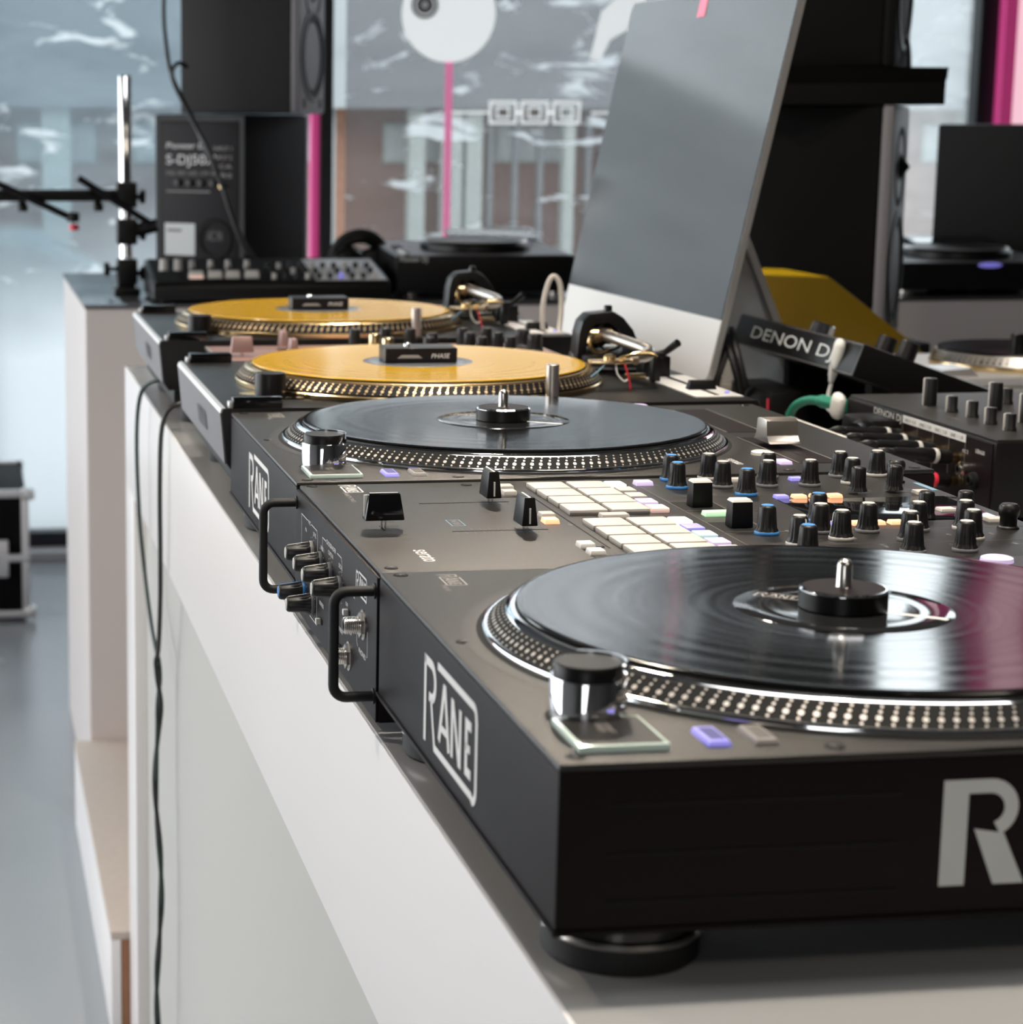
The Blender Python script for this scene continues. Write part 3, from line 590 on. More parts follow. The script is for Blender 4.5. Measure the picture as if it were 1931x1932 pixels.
for y, x0, x1, cx_ in ((559, 66, 124, 112), (465, 66, 124, 110)):
    mk('fader_slot', MB().box((x0, y-.6, ZM), (x1, y+.6, ZM+.15)), 'matt_black', mx)
    b = MB()
    for i in range(11):
        x = x0+2+i*(x1-x0-4)/10; b.box((x-.12, y+2, ZM), (x+.12, y+9, ZM+.12)).box((x-.12, y-9, ZM), (x+.12, y-2, ZM+.12))
    mk('scale_marks', b, 'line_grey', mx, 0)
    fader_cap((cx_, y, ZM+4), 10, 21, 6.6, 18, 17, 'line')
mk('fader_slot', MB().box((26.4, 473, ZM), (27.6, 488, ZM+.15)), 'matt_black', mx)
fader_cap((27.5, 480, ZM+5.5), 24, 11, 19, 6.5, 16, 'none')
b = MB()
for i in range(9): b.box((31, 446+i*13.5, ZM), (38, 446.3+i*13.5, ZM+.1))
mk('scale_marks', b, 'line_grey', mx, 0)
text('serato', (31, 413, ZM+.2), Ym, Xp, 32, 8, 'white_print', mx); rane((27, 633, ZM+.2), Ym, Xp, .27, 'white_print', mx); text('SEVENTY-TWO', (25, 606, ZM+.2), Ym, Xp, 36, 3, 'grey_print', mx)
text('MAG FOUR', (72, 499, ZM+.2), Ym, Xp, 14, 4, 'grey_print', mx); mk('emblem', MB().ribbon([(70, 482), (78, 482), (78, 501), (70, 501)], .8, (0, 0, ZM+.15), Xp, Yp, True), 'cyan_print', mx, 0)
mk('emblem', MB().box((411, 566, ZM), (415, 596, ZM+.15)), 'cyan_print', mx, 0)
for x, y, s in ((262, 602, 'HIGH'), (262, 572, 'ECHO'), (292, 572, 'MID'), (322, 572, 'LOW'), (346, 570, 'FX'), (368, 574, 'GAIN'), (262, 444, 'LEVEL'), (262, 408, 'TIME'), (292, 420, 'HIGH'), (324, 420, 'MID'), (300, 397, 'FILTER'), (352, 422, 'LOW'), (340, 392, 'LEVEL'), (378, 422, 'PAN'), (378, 392, 'CUE'), (225, 622, 'SHIFT'), (236, 611, 'LOOP'), (245, 508, 'TOUCH'), (140, 580, 'CUE'), (140, 480, 'CUE'), (395, 470, 'LOAD'), (398, 545, 'BACK')):
    text(s, (x, y, ZM+.15), Ym, Xp, 1.7*len(s), 2.2, 'grey_print', mx)
# front panel controls
RX = (0, -PI/2, 0)
for y, z, c in ((567, 57, 'white'), (533, 57, 'grey'), (499.5, 57, 'grey'), (465, 56, 'grey'), (597, 25, 'blue'), (563, 24.5, 'grey')):
    mixer_knob(mx, Vector((-.6, y, z))-mo, 'knob_'+c, 0, (0, -PI/2, 0), 1.)
for y, z in ((391.5, 51), (434.5, 22.5)):
    T = Matrix.Translation((-.6, y, z)) @ Matrix.Rotation(-PI/2, 4, 'Y')
    j = mk('headphone_socket', MB().lathe([(4.6, 0), (4.6, 11), (4.2, 11.4), (3.2, 11.4), (3.2, 4), (0, 4)], 32, T=T, mod=lambda a, h: 1), 'nickel', mx)
    mk('socket_nut', MB().lathe([(7.4, 0), (7.4, 2.6), (4.5, 2.8)], 6, T=T), 'nickel', j); mk('socket_washer', MB().lathe([(4.5, 0), (8.6, 0), (8.6, .7), (4.5, .8)], 32, T=T), 'nickel', j)
    th = MB()
    for i in range(7): th.lathe([(4.6, 3.2+i*1.1), (4.95, 3.6+i*1.1), (4.6, 4.0+i*1.1)], 28, T=T)
    mk('socket_thread', th, 'nickel', j)
    mk('socket_hole', MB().lathe([(0, 10.6), (3.1, 10.6)], 24, T=T), 'matt_black', j)
for y, z in ((438, 47.5), (533, 20), (466, 20)):
    s_ = mk('switch_slot', MB().box((-1.1, y-5, z-1.6), (-.5, y+5, z+1.6), .2), 'matt_black', mx); mk('switch', MB().box((-4, y-1.4, z-1.6), (-.8, y+2.2, z+1.8), .4), 'white_plastic', s_)
fp = lambda pts, w=.55: mk('panel_print', MB().ribbon([(-u, v) for u, v in pts], w, (-.85, 0, 0), Ym, Zp), 'white_print', mx, 0)
fp([(610, 48), (610, 74), (585, 74)]); fp([(571, 74), (549, 74), (546, 71), (546, 50)]); fp([(528, 66), (528, 74), (515, 74)]); fp([(476, 74.5), (462, 74.5), (459.5, 72), (459.5, 66)]); fp([(548, 36), (548, 14), (575, 14)])
fp([(410, 44), (410, 37), (407, 35)]); fp([(380, 35), (378.5, 36), (378.5, 50)])
for s, y, z, w, h in (('MIC', 582, 72.6, 9, 2.6), ('IN', 594, 65.5, 5, 2.6), ('LEVEL', 563, 68.5, 12, 2.6), ('CROSSFADER', 514, 73, 34, 2.8), ('DECK 1', 534, 65.5, 12, 2.6), ('CONTOUR', 507, 68, 18, 2.6), ('DECK 2', 470, 67.5, 12, 2.6), ('SPLIT CUE', 436, 60, 19, 2.6), ('OFF', 446, 50, 7, 2.2), ('ON', 431, 44, 5, 2.2), ('REVERSE', 537, 30, 15, 2.6), ('REVERSE', 470, 30, 15, 2.6), ('FOOT SW', 444, 36, 18, 2.6), ('PHONES', 403, 32.5, 20, 3)):
    text(s, (-.9, y, z), Ym, Zp, w, h, 'white_print', mx)
rane((-.9, 414, 65), Ym, Zp, .3, 'white_print', mx)
b = MB()
for y, z in ((567, 57), (533, 57), (499.5, 57), (465, 56), (597, 25), (563, 24.5)):
    for i in range(11):
        a = math.radians(-60+30*i); b.lathe([(0, .1), (.42, .1)], 6, T=Matrix.Translation((-.75, y+9.6*cos(a), z+9.6*sin(a))) @ Matrix.Rotation(-PI/2, 4, 'Y'))
mk('knob_ticks', b, 'white_print', mx, 0, kind='stuff')

# ------------------------------------------------------------------ two record players with yellow records
def player(label):
    t = thing('record_player', label, 'turntable', (0, 0, 0), group='black record players carrying yellow records')
    b = MB(); pr = [(-6, 92), (-7, 88), (-3, 46), (2, 38), (452, 38), (455, 88), (453, 92)]
    mk('body', b.prism(pr, 'xz', 0, 352, 1.5), 'black_plastic', t)
    mk('front_panel', MB().prism([(-8.2, 88), (-4.4, 46), (-3, 46), (-6.6, 89)], 'xz', 2, 350), 'speaker_baffle', t)
    mk('top_edge', MB().prism([(-7.2, 91.6), (-8.4, 88), (-6.2, 88), (-4, 92.4)], 'xz', 1, 351), 'alu', t)
    mk('base', MB().box((8, 8, 22), (445, 344, 39), 4), 'rubber', t)
    for x in (45, 410):
        for y in (42, 310): mk('foot', MB().lathe([(0, 0), (26, 0), (27, 4), (27, 14), (22, 16), (20, 24)], 36, (x, y, 0)), 'rubber', t)
    for y in (0, 336):
        h = mk('hinge_bracket', MB().box((2, y, 91), (44, y+16, 101), 2), 'gloss_black', t); mk('bracket_lip', MB().box((-1, y+2, 91), (3, y+14, 97), 1), 'alu', h)
    cx, cy, z = 193, 168, 92.
    p = mk('platter', MB().lathe([(160, 0), (166, .5), (166.4, 4), (165.6, 5), (163, 5)], 112, (cx, cy, z)), 'gold', t)
    mk('platter_groove', MB().lathe([(163.4, 5), (163.4, 6.2)], 96, (cx, cy, z)), 'matt_black', p)
    mk('platter_rim', MB().lathe([(164, 6), (164.6, 6.4), (158, 14.4)], 112, (cx, cy, z)), 'purple_plastic', p)
    mk('platter_lip', MB().lathe([(158.2, 14.2), (157.4, 15), (152, 16), (150, 15)], 112, (cx, cy, z)), 'gold', p)
    mk('slip_mat', MB().lathe([(0, 15.4), (151, 15.4), (151, 16.2), (0, 16.2)], 80, (cx, cy, z)), 'rubber', p)
    tl = math.atan2(8, 6.6); strobe(p, (cx, cy), z, [(164.6-6.6*f, 6.4+8*f, s, tl) for f, s in ((.10, .75), (.37, 1.45), (.64, .85), (.87, .75))], 150, 'dot_gold')
    k = mk('start_knob', MB().lathe([(13.4, 0), (13.4, 18), (12.6, 20.5), (9, 21), (0, 21)], 44, (44, 74, z)), 'black_plastic', t); mk('start_block', MB().box((18, 50, z-.5), (70, 96, z+1.2), .5), 'gloss_black', t)
    mk('target_lamp', MB().lathe([(5.6, 0), (5.6, 31), (5, 31.6), (0, 31.7)], 28, (276, 13, z)), 'brushed', t)
    # tonearm
    ax, ay = 402, 246
    a = mk('arm_base', MB().lathe([(0, 0), (48, 0), (48, 8), (44, 10), (43, 15), (38, 17), (0, 17)], 64, (ax, ay, z)), 'black_plastic', t)
    mk('base_ring', MB().lathe([(48.2, 2), (49.6, 4), (48.2, 6)], 64, (ax, ay, z)), 'rubber', a)
    yk = [(359, 10), (361, 36), (364, 47), (371, 54), (394, 56), (404, 50), (414, 38), (420, 24), (420, 12), (412, 12), (411, 24), (405, 34), (397, 43), (390, 47), (376, 46), (371, 41), (369, 32), (368, 10)]
    mk('arm_yoke', MB().prism([(u, z+v) for u, v in yk], 'xz', ay-20, ay+6, 1.6), 'black_plastic', a)
    mk('yoke_screw', MB().lathe([(4, 0), (4, 5), (3, 6), (0, 6)], 18, (392, ay-7, z+55)), 'gloss_black', a)
    g = mk('gimbal', MB().lathe([(0, -14), (7, -14), (8.4, -11), (8.4, 8), (6, 11), (0, 12)], 28, T=Matrix.Translation((385, ay-14, z+33)) @ Matrix.Rotation(PI/2, 4, 'Y')), 'gold', t)
    mk('gimbal_arc', MB().tube([(381+11*cos(q), ay-24, z+28+11*sin(q)) for q in (i*PI/8 for i in range(6, 15))], 2.4, 8), 'gold', g)
    mk('gimbal_ring', MB().lathe([(13, -3), (15, -2), (15, 2), (13, 3)], 32, T=Matrix.Translation((392, ay-16, z+33)) @ Matrix.Rotation(PI/2, 4, 'X')), 'black_plastic', g)
    mk('arm_tube', MB().tube(smooth_path([(384, ay-20, z+35), (389, ay-70, z+33), (394, ay-112, z+31), (394, ay-128, z+29), (388, ay-138, z+27), (376, ay-144, z+25)]), 5.6, 16), 'brushed', t)
    h = mk('headshell', MB().prism([(331, ay-156), (352, ay-162), (372, ay-152), (376, ay-138), (356, ay-134), (334, ay-140)], 'xy', z+22, z+25, .8), 'gold', t)
    mk('finger_lift', MB().tube(smooth_path([(360, ay-150, z+26), (372, ay-154, z+30), (386, ay-156, z+31), (392, ay-157, z+28)]), 1.9, 8), 'gold', h)
    mk('shell_screw', MB().lathe([(5.5, 0), (5.5, 3), (3, 5), (0, 5)], 16, (352, ay-147, z+25)), 'gold', h)
    mk('shell_foot', MB().box((366, ay-154, z+8), (384, ay-146, z+13), 1), 'gold', h)
    for i, (mt_, pt) in enumerate((('cyan_print', [(345, 22), (336, 14), (328, 8), (322, 2)]), ('white_plastic', [(354, 22), (356, 13), (362, 7), (366, 9)]), ('red', [(362, 22), (365, 13), (367, 5), (368, -4)]), ('white_plastic', [(368, -4), (369, -8), (370, -12), (370, -14)]))):
        mk('cartridge_lead', MB().tube(smooth_path([(u, ay-158-i, z+v) for u, v in pt]), .9, 6), mt_, h)
    mk('arm_rest', MB().box((402, ay-116, z), (410, ay-104, z+26), 2).box((398, ay-116, z+22), (414, ay-104, z+27), 1.5), 'black_plastic', t)
    mk('lift_lever', MB().tube([(414, ay-60, z+16), (424, ay-84, z+24), (432, ay-96, z+34)], [3, 3, 3.8], 10), 'black_plastic', t)
    mk('lift_block', MB().box((404, ay-84, z), (430, ay-60, z+20), 2), 'black_plastic', t)
    mk('weight_scale', MB().lathe([(0, 0), (14, 0), (15, 2), (15, 20), (14, 22), (0, 22)], 40, T=Matrix.Translation((386, ay+8, z+33)) @ Matrix.Rotation(-PI/2, 4, 'X')), 'black_plastic', t)
    # pitch slider strip
    mk('pitch_strip', MB().box((405, 20, z), (448, 175, z+1.2), .3), 'alu_light', t); mk('pitch_slot', MB().box((425, 28, z+1.1), (429, 165, z+1.5)), 'matt_black', t); mk('pitch_cap', MB().frustum((427, 70, z+1.2), 26, 9, 22, 6, 8, .8), 'black_plastic', t)
    mk('pitch_lamp', MB().lathe([(2.2, 0), (2, 1.6), (0, 2)], 12, (440, 40, z+1.2)), 'glow_violet', t, label='small violet lamp')
    for i in range(5):
        y = 178-13*i; mk('side_emblem', MB().add([(-8.3, y, 74), (-8.3, y-8, 74), (-6.6, y-12, 58), (-6.6, y-4, 58)], [(0, 1, 2, 3)]), 'black_plastic', t, 0)
    return t
Y3, Y4 = 993., 1545.
pA = player('black record player with yellow record right behind the rear motorised deck'); pA.location = W((0, Y3, 0))
pB = dup(pA, (0, Y4, 0), 'black record player with yellow record farthest along the table')
def transmitter(label, c, z, rz):
    t = thing('wireless_transmitter', label, 'transmitter', (c[0], c[1], z), world=False, group='wireless transmitters on the yellow records', rz=rz)
    mk('case', MB().box((-33, -19, 0), (33, 19, 13.5), 1.5), 'black_plastic', t)
    mk('face', MB().box((-31.5, -19.4, 1.2), (31.5, -18.9, 12.2)), 'purple_plastic', t)
    mk('wedge_mark', MB().prism([(-22, 4.5), (1, 4.5), (-3, 7.4), (-18, 7.4)], 'xz', -19.7, -19.3), 'grey_print', t, 0); text('PHASE', (9, -19.75, 4.4), Xp, Zp, 17, 4.2, 'white_print', t, shear=.2)
    mk('pin', MB().lathe([(3.4, 13), (3.2, 15.4), (1.6, 16.6), (0, 16.8)], 20, (-10, 0, 0)), 'chrome', t)
for y0, a, wl_ in ((Y3, 'yellow record on the nearer record player', 'black wireless transmitter lettered in white on the nearer yellow record'), (Y4, 'yellow record on the farthest record player', 'black wireless transmitter on the farthest yellow record')):
    record('yellow_record', a, (193, y0+168), 108.2, 'vinyl_yellow', 'record_label_grey', 50, False, 'yellow records'); transmitter(wl_, (193, y0+168), 110.4, -.04)
# rose mixer between the players
t = thing('dj_mixer', 'rose gold topped mixer with black knobs between the yellow record players', 'mixer', (42, 1350, 0)); z = 86
mk('body', MB().box((42, 1350, 8), (400, 1540, z-2), 2), 'black_plastic', t); mk('top_plate', MB().box((42, 1350, z-2), (400, 1540, z), .6), 'copper', t); mk('front_edge', MB().box((40.6, 1351, z-3), (43, 1539, z+.3), .4), 'alu', t)
for x in (70, 370):
    for y in (1375, 1515): mk('foot', MB().lathe([(0, 0), (12, 0), (13, 9)], 20, (x, y, 0)), 'rubber', t)
f = mk('fader_cap', MB().frustum((68, 1440, z+4), 24, 12, 20, 7, 16, 1), 'copper', t); mk('fader_stem', MB().box((66, 1438, z-.2), (70, 1442, z+5)), 'nickel', f)
for x, y in ((118, 1420), (120, 1500)): mk('fader_cap', MB().frustum((x, y, z+4), 10, 22, 6, 18, 16, 1), 'copper', t)
OFF = Vector((0, 0, 0)); k2 = knob_mesh(6.5, 22, 9, .9).mesh('knob'); o_ = Vector((42, 1350, 0))
for x, y, g in ((195, 1490, 0), (207, 1440, 1), (230, 1500, 0), (255, 1490, 0), (268, 1440, 0), (312, 1490, 0), (308, 1440, 0), (338, 1490, 0), (338, 1440, 0), (378, 1440, 2), (378, 1490, 2), (212, 1395, 1), (310, 1395, 0), (340, 1395, 0), (255, 1395, 0)):
    put('knob', k2, 'gold' if g == 1 else 'knob_black', t, Vector((x, y, z))-o_, scale=(1.25, 1.25, .9) if g == 2 else None)
OFF = o_

# ------------------------------------------------------------------ all-in-one computer
t = thing('desktop_computer', 'silver all-in-one computer with dark glossy screen tilted back on its stand', 'computer', (620, 1690, 0))
N = Vector((567.6, 1440, 49.6)); e1 = Vector((-17.8, 505, 0)).normalized(); e2 = Vector((84.1, 0, 405.6)).normalized(); e3 = e1.cross(e2)
if e3.x > 0: e3 = -e3                                                 # e3 points out of the screen
T = Matrix((e1, e2, e3)).transposed().to_4x4(); T.translation = N
Wd, Hd, ch, R_ = 520, 432, 69, 14
rr = arc(R_, R_, R_, 180, 270, 6)+arc(Wd-R_, R_, R_, 270, 360, 6)+arc(Wd-R_, Hd-R_, R_, 0, 90, 6)+arc(R_, Hd-R_, R_, 90, 180, 6)
mk('housing', MB().prism(rr, 'xy', -7, 0, .6, T), 'alu', t)
b = MB().lathe([(235, -7), (190, -16), (110, -30), (0, -40)], 40, T=T @ Matrix.Translation((Wd/2, Hd/2, 0)) @ Matrix.Diagonal((1, .82, 1, 1))); mk('back_shell', b, 'alu', t)
lo = [(1.5, ch), (Wd-1.5, ch)]+arc(Wd-R_, Hd-R_, R_-1.5, 0, 90, 6)+arc(R_, Hd-R_, R_-1.5, 90, 180, 6); mk('screen', MB().prism(lo, 'xy', -.2, 1.2, 0, T), 'computer_glass', t)
lo = arc(R_, R_, R_-1, 180, 270, 6)+arc(Wd-R_, R_, R_-1, 270, 360, 6)+[(Wd-1, ch), (1, ch)]; mk('chin', MB().prism(lo, 'xy', -.2, 1, 0, T), 'alu_light', t)
mk('stand_neck', MB().prism([(655, 215), (664, 218), (752, 16), (752, 4), (744, 0), (736, 6)], 'xz', 1620, 1780, 1), 'alu_shaded', t); mk('stand_edge', MB().prism([(656.5, 215), (664.5, 218), (752.5, 16), (744.5, 13)], 'xz', 1617, 1621), 'alu', t); mk('stand_foot', MB().box((640, 1587, 0), (750, 1785, 6), 2), 'alu', t)

g = T @ Vector((268, 420, 1.3)); t = thing('shop_tag', 'small pink tag stuck at the top of the computer screen', 'tag', tuple(g))
mk('tag_card', MB().prism([(258, 402), (280, 402), (280, 430), (258, 430)], 'xy', 1.25, 1.9, 0, T), 'glow_pink_tag', t, 0)

# ------------------------------------------------------------------ player, mixer and cables on the far side of the table
t = thing('media_controller', 'slanted black controller whose lettered back faces the row of turntables', 'controller', (655, 1245, 0)); sl = math.radians(19.5)
T = Matrix.Translation((655, 0, 112)) @ Matrix.Rotation(sl, 4, 'Y')
mk('body', MB().box((0, 1242, -34), (236, 1580, 0), 2.5, T=T), 'black_plastic', t); mk('back_frame', MB().ribbon([(1244, -32.5), (1578, -32.5), (1578, -1.5), (1244, -1.5)], 1.2, T @ Vector((-.4, 0, 0)), Yp, T.to_3x3() @ Vector(Zp), True), 'line_grey', t, 0)
text('DENON DJ', T @ Vector((-.6, 1529, -27.5)), Ym, T.to_3x3() @ Vector(Zp), 226, 17.5, 'silver_print', t)
for y in (1300, 1520): mk('support', MB().prism([(690, 0), (840, 0), (840, 14), (690, 66)], 'xz', y, y+16), 'matt_black', t)
for x, y, r, h, m_ in ((45, 1457, 13, 15, 'chrome'), (55, 1316, 10, 18, 'knob_black'), (55, 1265, 10, 18, 'knob_black')): mk('knob', MB().lathe([(r, 0), (r*.95, h-1), (r*.85, h), (0, h)], 28, T=T @ Matrix.Translation((x, y, 0)), mod=lambda a, h: 1-.02*max(0, cos(14*a))), m_, t)

XX = 604.
t = thing('club_mixer', 'black four channel mixer seen from behind with plugs in its back panel', 'mixer', (XX, 862, 0))
mk('body', MB().box((XX, 862, 10), (980, 1159, 72), 3), 'black_plastic', t); mk('top_plate', MB().box((XX+2, 864, 71.5), (978, 1157, 74), 1), 'paint_top', t); mk('back_panel', MB().box((XX-1, 866, 14), (XX+1, 1155, 70)), 'paint', t)
for x in (640, 940):
    for y in (900, 1120): mk('foot', MB().lathe([(0, 0), (14, 0), (15, 11)], 24, (x, y, 0)), 'rubber', t)
text('DENON DJ', (XX-1.3, 1095, 62.5), Ym, Zp, 58, 8, 'white_print', t)
mk('label_bar', MB().box((XX-1.3, 913, 64.6), (XX-.9, 1034, 71.2)), 'white_print', t)
for i, (s, y) in enumerate((('LINE', 1030), ('LINE', 1000), ('LINE', 970), ('LINE', 940))):
    text(s+' %d' % (4-i), (XX-1.5, y, 66.2), Ym, Zp, 12, 3, 'matt_black', t); text('4321'[i]+' L/R', (XX-1.5, y-15, 66.2), Ym, Zp, 8, 3, 'matt_black', t)
for y in (1034, 1004, 973.5, 943, 913.3): mk('divider', MB().box((XX-1.3, y-.5, 30), (XX-.9, y+.5, 64.6)), 'line_grey', t)
text('MIC 2', (XX-1.3, 917, 56), Ym, Zp, 10, 3, 'white_print', t); text('USB/AUX', (XX-1.3, 894, 59), Ym, Zp, 16, 3.4, 'white_print', t)
for y, z, m_ in ((913, 42, 'nickel'), (893, 36, 'matt_black')): mk('jack_socket', MB().lathe([(3, 0), (7, 0), (7, 3), (4.5, 4), (4.5, 6), (3, 6), (3, 0)], 24, T=Matrix.Translation((XX-1, y, z)) @ Matrix.Rotation(-PI/2, 4, 'Y')), m_, t)
OFF = Vector((0, 0, 0))
kb = MB().lathe([(5.6, 0), (5.4, 2), (4.6, 3.2), (4.6, 13), (4.2, 14), (0, 14.2)], 28).mesh('knob'); kb2 = MB().lathe([(6.2, 0), (6.0, 23), (5.4, 24.4), (0, 24.6)], 28).mesh('knob')
st = MB().box((-5.9, -.9, 0), (-4.6, .9, 14), .2).box((-4.8, -.9, 13.6), (0, .9, 14.5), .2).mesh('pointer'); st2 = MB().box((-6.6, -1, 0), (-5.7, 1, 24.3), .2).box((-6, -1, 23.8), (0, 1, 24.9), .2).mesh('pointer'); o_ = Vector((XX, 862, 0))
for x, y, big in ((646, 1075, 1), (646, 1030, 0), (648, 995, 0), (644, 953, 0), (642, 915, 0), (690, 1038, 1), (678, 958, 1), (668, 908, 0), (720, 1075, 0), (720, 1030, 0), (720, 990, 0), (760, 1010, 0), (760, 960, 0)):
    k = put('knob', kb2 if big else kb, 'knob_black', t, Vector((x, y, 74))-o_); put('pointer', st2 if big else st, 'knob_white', k)
OFF = o_
mk('display', MB().box((672, 872, 73.9), (720, 900, 74.8), .3), 'gloss_black', t); text('MIC 1', (632, 1060, 74.3), Ym, Xp, 12, 3, 'grey_print', t); text('FX SEND', (626, 1000, 74.3), Ym, Xp, 22, 4, 'grey_print', t)
# plugs in the back panel, each with its own cable
def plug(label, y, z, m_, tail):
    t = thing('audio_plug', label, 'plug', (XX-2, y, z), group='plugs in the back of the club mixer'); T = Matrix.Translation((XX-2, y, z)) @ Matrix.Rotation(-PI/2+.12, 4, 'Y') @ Matrix.Rotation(.16, 4, 'X')
    mk('plug_tip', MB().lathe([(4.2, -2), (4.4, 7), (3, 8)], 20, T=T), 'gold', t); mk('sleeve', MB().lathe([(0, 7), (5.6, 7), (6.2, 9), (6.2, 36), (5, 40), (4.4, 58), (3, 64), (0, 64)], 24, T=T, mod=lambda a, h: 1), 'black_plastic', t)
    mk('colour_ring', MB().lathe([(6.3, 20), (6.5, 20.4), (6.5, 23.6), (6.3, 24)], 24, T=T), m_, t)
    e = T @ Vector((0, 0, 60)); mk('cable', MB().tube(smooth_path([e, T @ Vector((0, 0, 74))]+[Vector(p) for p in tail]), 2.6, 8), 'cable', t)
for i, (y, z, c, nm) in enumerate(((1022, 54, 'knob_white', 'farthest white ringed'), (989, 53, 'knob_white', 'second white ringed'), (958, 51.5, 'knob_white', 'third white ringed'), (926, 50, 'knob_white', 'nearest white ringed'), (926, 30, 'red', 'red ringed'))):
    plug(nm+' black plug in the back of the club mixer', y, z, c, [(515, y+14+4*i, 44 if c != 'red' else 18), (490, y+45+9*i, 14+3*i), (470+4*i, y+95, 6), (500, 1150+12*i, 5), (560, 1220+12*i, 5)])
t = thing('power_adaptor', 'chunky black connector with ribbed sleeve behind the fader of the rear deck', 'connector', (560, 1090, 0))
mk('sleeve', MB().lathe([(0, 0), (10, 0), (11, 2), (11, 34), (8.5, 38), (7, 62), (0, 62)], 24, T=Matrix.Translation((588, 1065, 52)) @ Matrix.Rotation(-1.35, 4, 'Y') @ Matrix.Rotation(.9, 4, 'X'), mod=lambda a, h: 1), 'black_plastic', t); mk('housing', MB().box((570, 1040, 34), (604, 1092, 66), 5), 'black_plastic', t)
mk('cable', MB().tube(smooth_path([(560, 1098, 40), (528, 1130, 32), (505, 1180, 15), (520, 1260, 5)]), 3.2, 8), 'cable', t)
single('green_cable', MB().tube(smooth_path([(600, 1298, 2), (600, 1297, 14), (600, 1292, 30), (600, 1277, 46), (600, 1250, 56), (600, 1222, 60), (600, 1190, 62), (606, 1162, 62)], 7), [4.2]*38+[6.2]*12, 10), 'green_cable', 'thick green cable arching into the club mixer', 'cable', (600, 1250, 0))
t = thing('usb_cable', 'white cable with two chunky plugs linking slanted controller and club mixer', 'cable', (640, 1240, 0))
T = Matrix.Translation((647, 1287, 97)) @ Matrix.Rotation(.35, 4, 'X')
cap = lambda r, a, b_: [(0, a), (r*.6, a+.6), (r*.9, a+2.5), (r, a+6), (r, b_-6), (r*.85, b_-2), (r*.5, b_), (0, b_+.3)]
mk('plug', MB().lathe(cap(7.5, -16, 16), 22, T=T @ Matrix.Diagonal((.7, 1, 1, 1))).lathe([(5, -13), (4.2, -24), (2.6, -32), (0, -32.3)], 16, T=T @ Matrix.Translation((0, 3, 0))), 'white_plastic', t)
mk('plug', MB().lathe(cap(10, -12, 12), 22, T=Matrix.Translation((598, 1166, 62)) @ Matrix.Rotation(.3, 4, 'X') @ Matrix.Diagonal((.6, 1, 1, 1))), 'white_plastic', t); mk('cord', MB().tube(smooth_path([(647, 1300, 66), (645, 1302, 52), (638, 1284, 44), (624, 1236, 46), (606, 1190, 52), (598, 1170, 58)]), 2.1, 8), 'white_plastic', t)
t = thing('power_brick', 'black power brick lying behind the rear deck beside the computer stand', 'power brick', (640, 1395, 0)); mk('case', MB().box((622, 1396, 0), (668, 1520, 46), 7), 'black_plastic', t); mk('label_stripe', MB().box((621.4, 1402, 12), (622.4, 1406, 38)), 'red', t); mk('cord', MB().tube(smooth_path([(640, 1396, 24), (640, 1370, 18), (630, 1330, 6), (560, 1290, 5), (500, 1200, 5)]), 3, 8), 'cable', t)
t = thing('cable_coil', 'loops of dark cable hanging behind the edge of the computer screen', 'cable', (640, 1560, 0), world=True)
for i, (dx, r, m_) in enumerate(((0, 44, 'cable'), (9, 50, 'cable'), (16, 40, 'brushed'))): mk('loop', MB().tube([(612+dx+6*sin(q*2), 1508+12*i+r*.9*cos(q), 50+r*sin(q)) for q in (2*PI*j/28 for j in range(28))], 4, 8, True), m_, t)
for i, pts in enumerate((((470, 1010, 5), (520, 1060, 6), (560, 1240, 6), (590, 1330, 8), (520, 1420, 5)), ((480, 900, 5), (540, 960, 6), (560, 1100, 5), (480, 1260, 5), (470, 1380, 6)), ((560, 1230, 5), (580, 1330, 40), (600, 1400, 30), (560, 1500, 5)))):
    single('patch_cable', MB().tube(smooth_path(pts), 3.2, 8), 'cable', ('black cable lying along the gap behind the decks', 'black cable looping behind the mixer', 'black cable rising beside the power brick')[i], 'cable', pts[0])

t = thing('media_player', 'flat silver player with small motorised platter behind the club mixer', 'player', (1000, 1810, 0)); c = (1150, 1890)
mk('body', MB().box((985, 1760, 0), (1330, 2040, 12), 3), 'alu_light', t); p = mk('platter', MB().lathe([(92, 12), (112, 12), (112.5, 15), (112, 19), (110, 20)], 80, (c[0], c[1], 0)), 'gold', t); mk('platter_rim', MB().lathe([(111, 20), (104, 32), (100, 33)], 80, (c[0], c[1], 0)), 'brushed', p)
strobe(p, c, 0, [(108.5, 23.6, 2.0, 1.05), (106, 28, 1.6, 1.05)], 84, 'chrome')
mk('display_edge', MB().prism([(985, 12), (1040, 12), (1030, 22), (992, 20)], 'xz', 1775, 1830), 'alu', t)
t = thing('small_record', 'small black record on the silver media player', 'record', (c[0], c[1], 33)); mk('disc', MB().lathe([(0, 33), (102, 33), (103, 34.4), (102, 35.6), (0, 35.6)], 96, (c[0], c[1], 0)), 'vinyl_black', t); mk('label', MB().lathe([(48, 35.7), (0, 35.9)], 48, (c[0], c[1], 0)), 'vinyl_label', t); mk('spindle_cap', MB().lathe([(11, 35.7), (11, 52), (9, 54), (0, 54)], 28, (c[0], c[1], 0)), 'black_plastic', t)

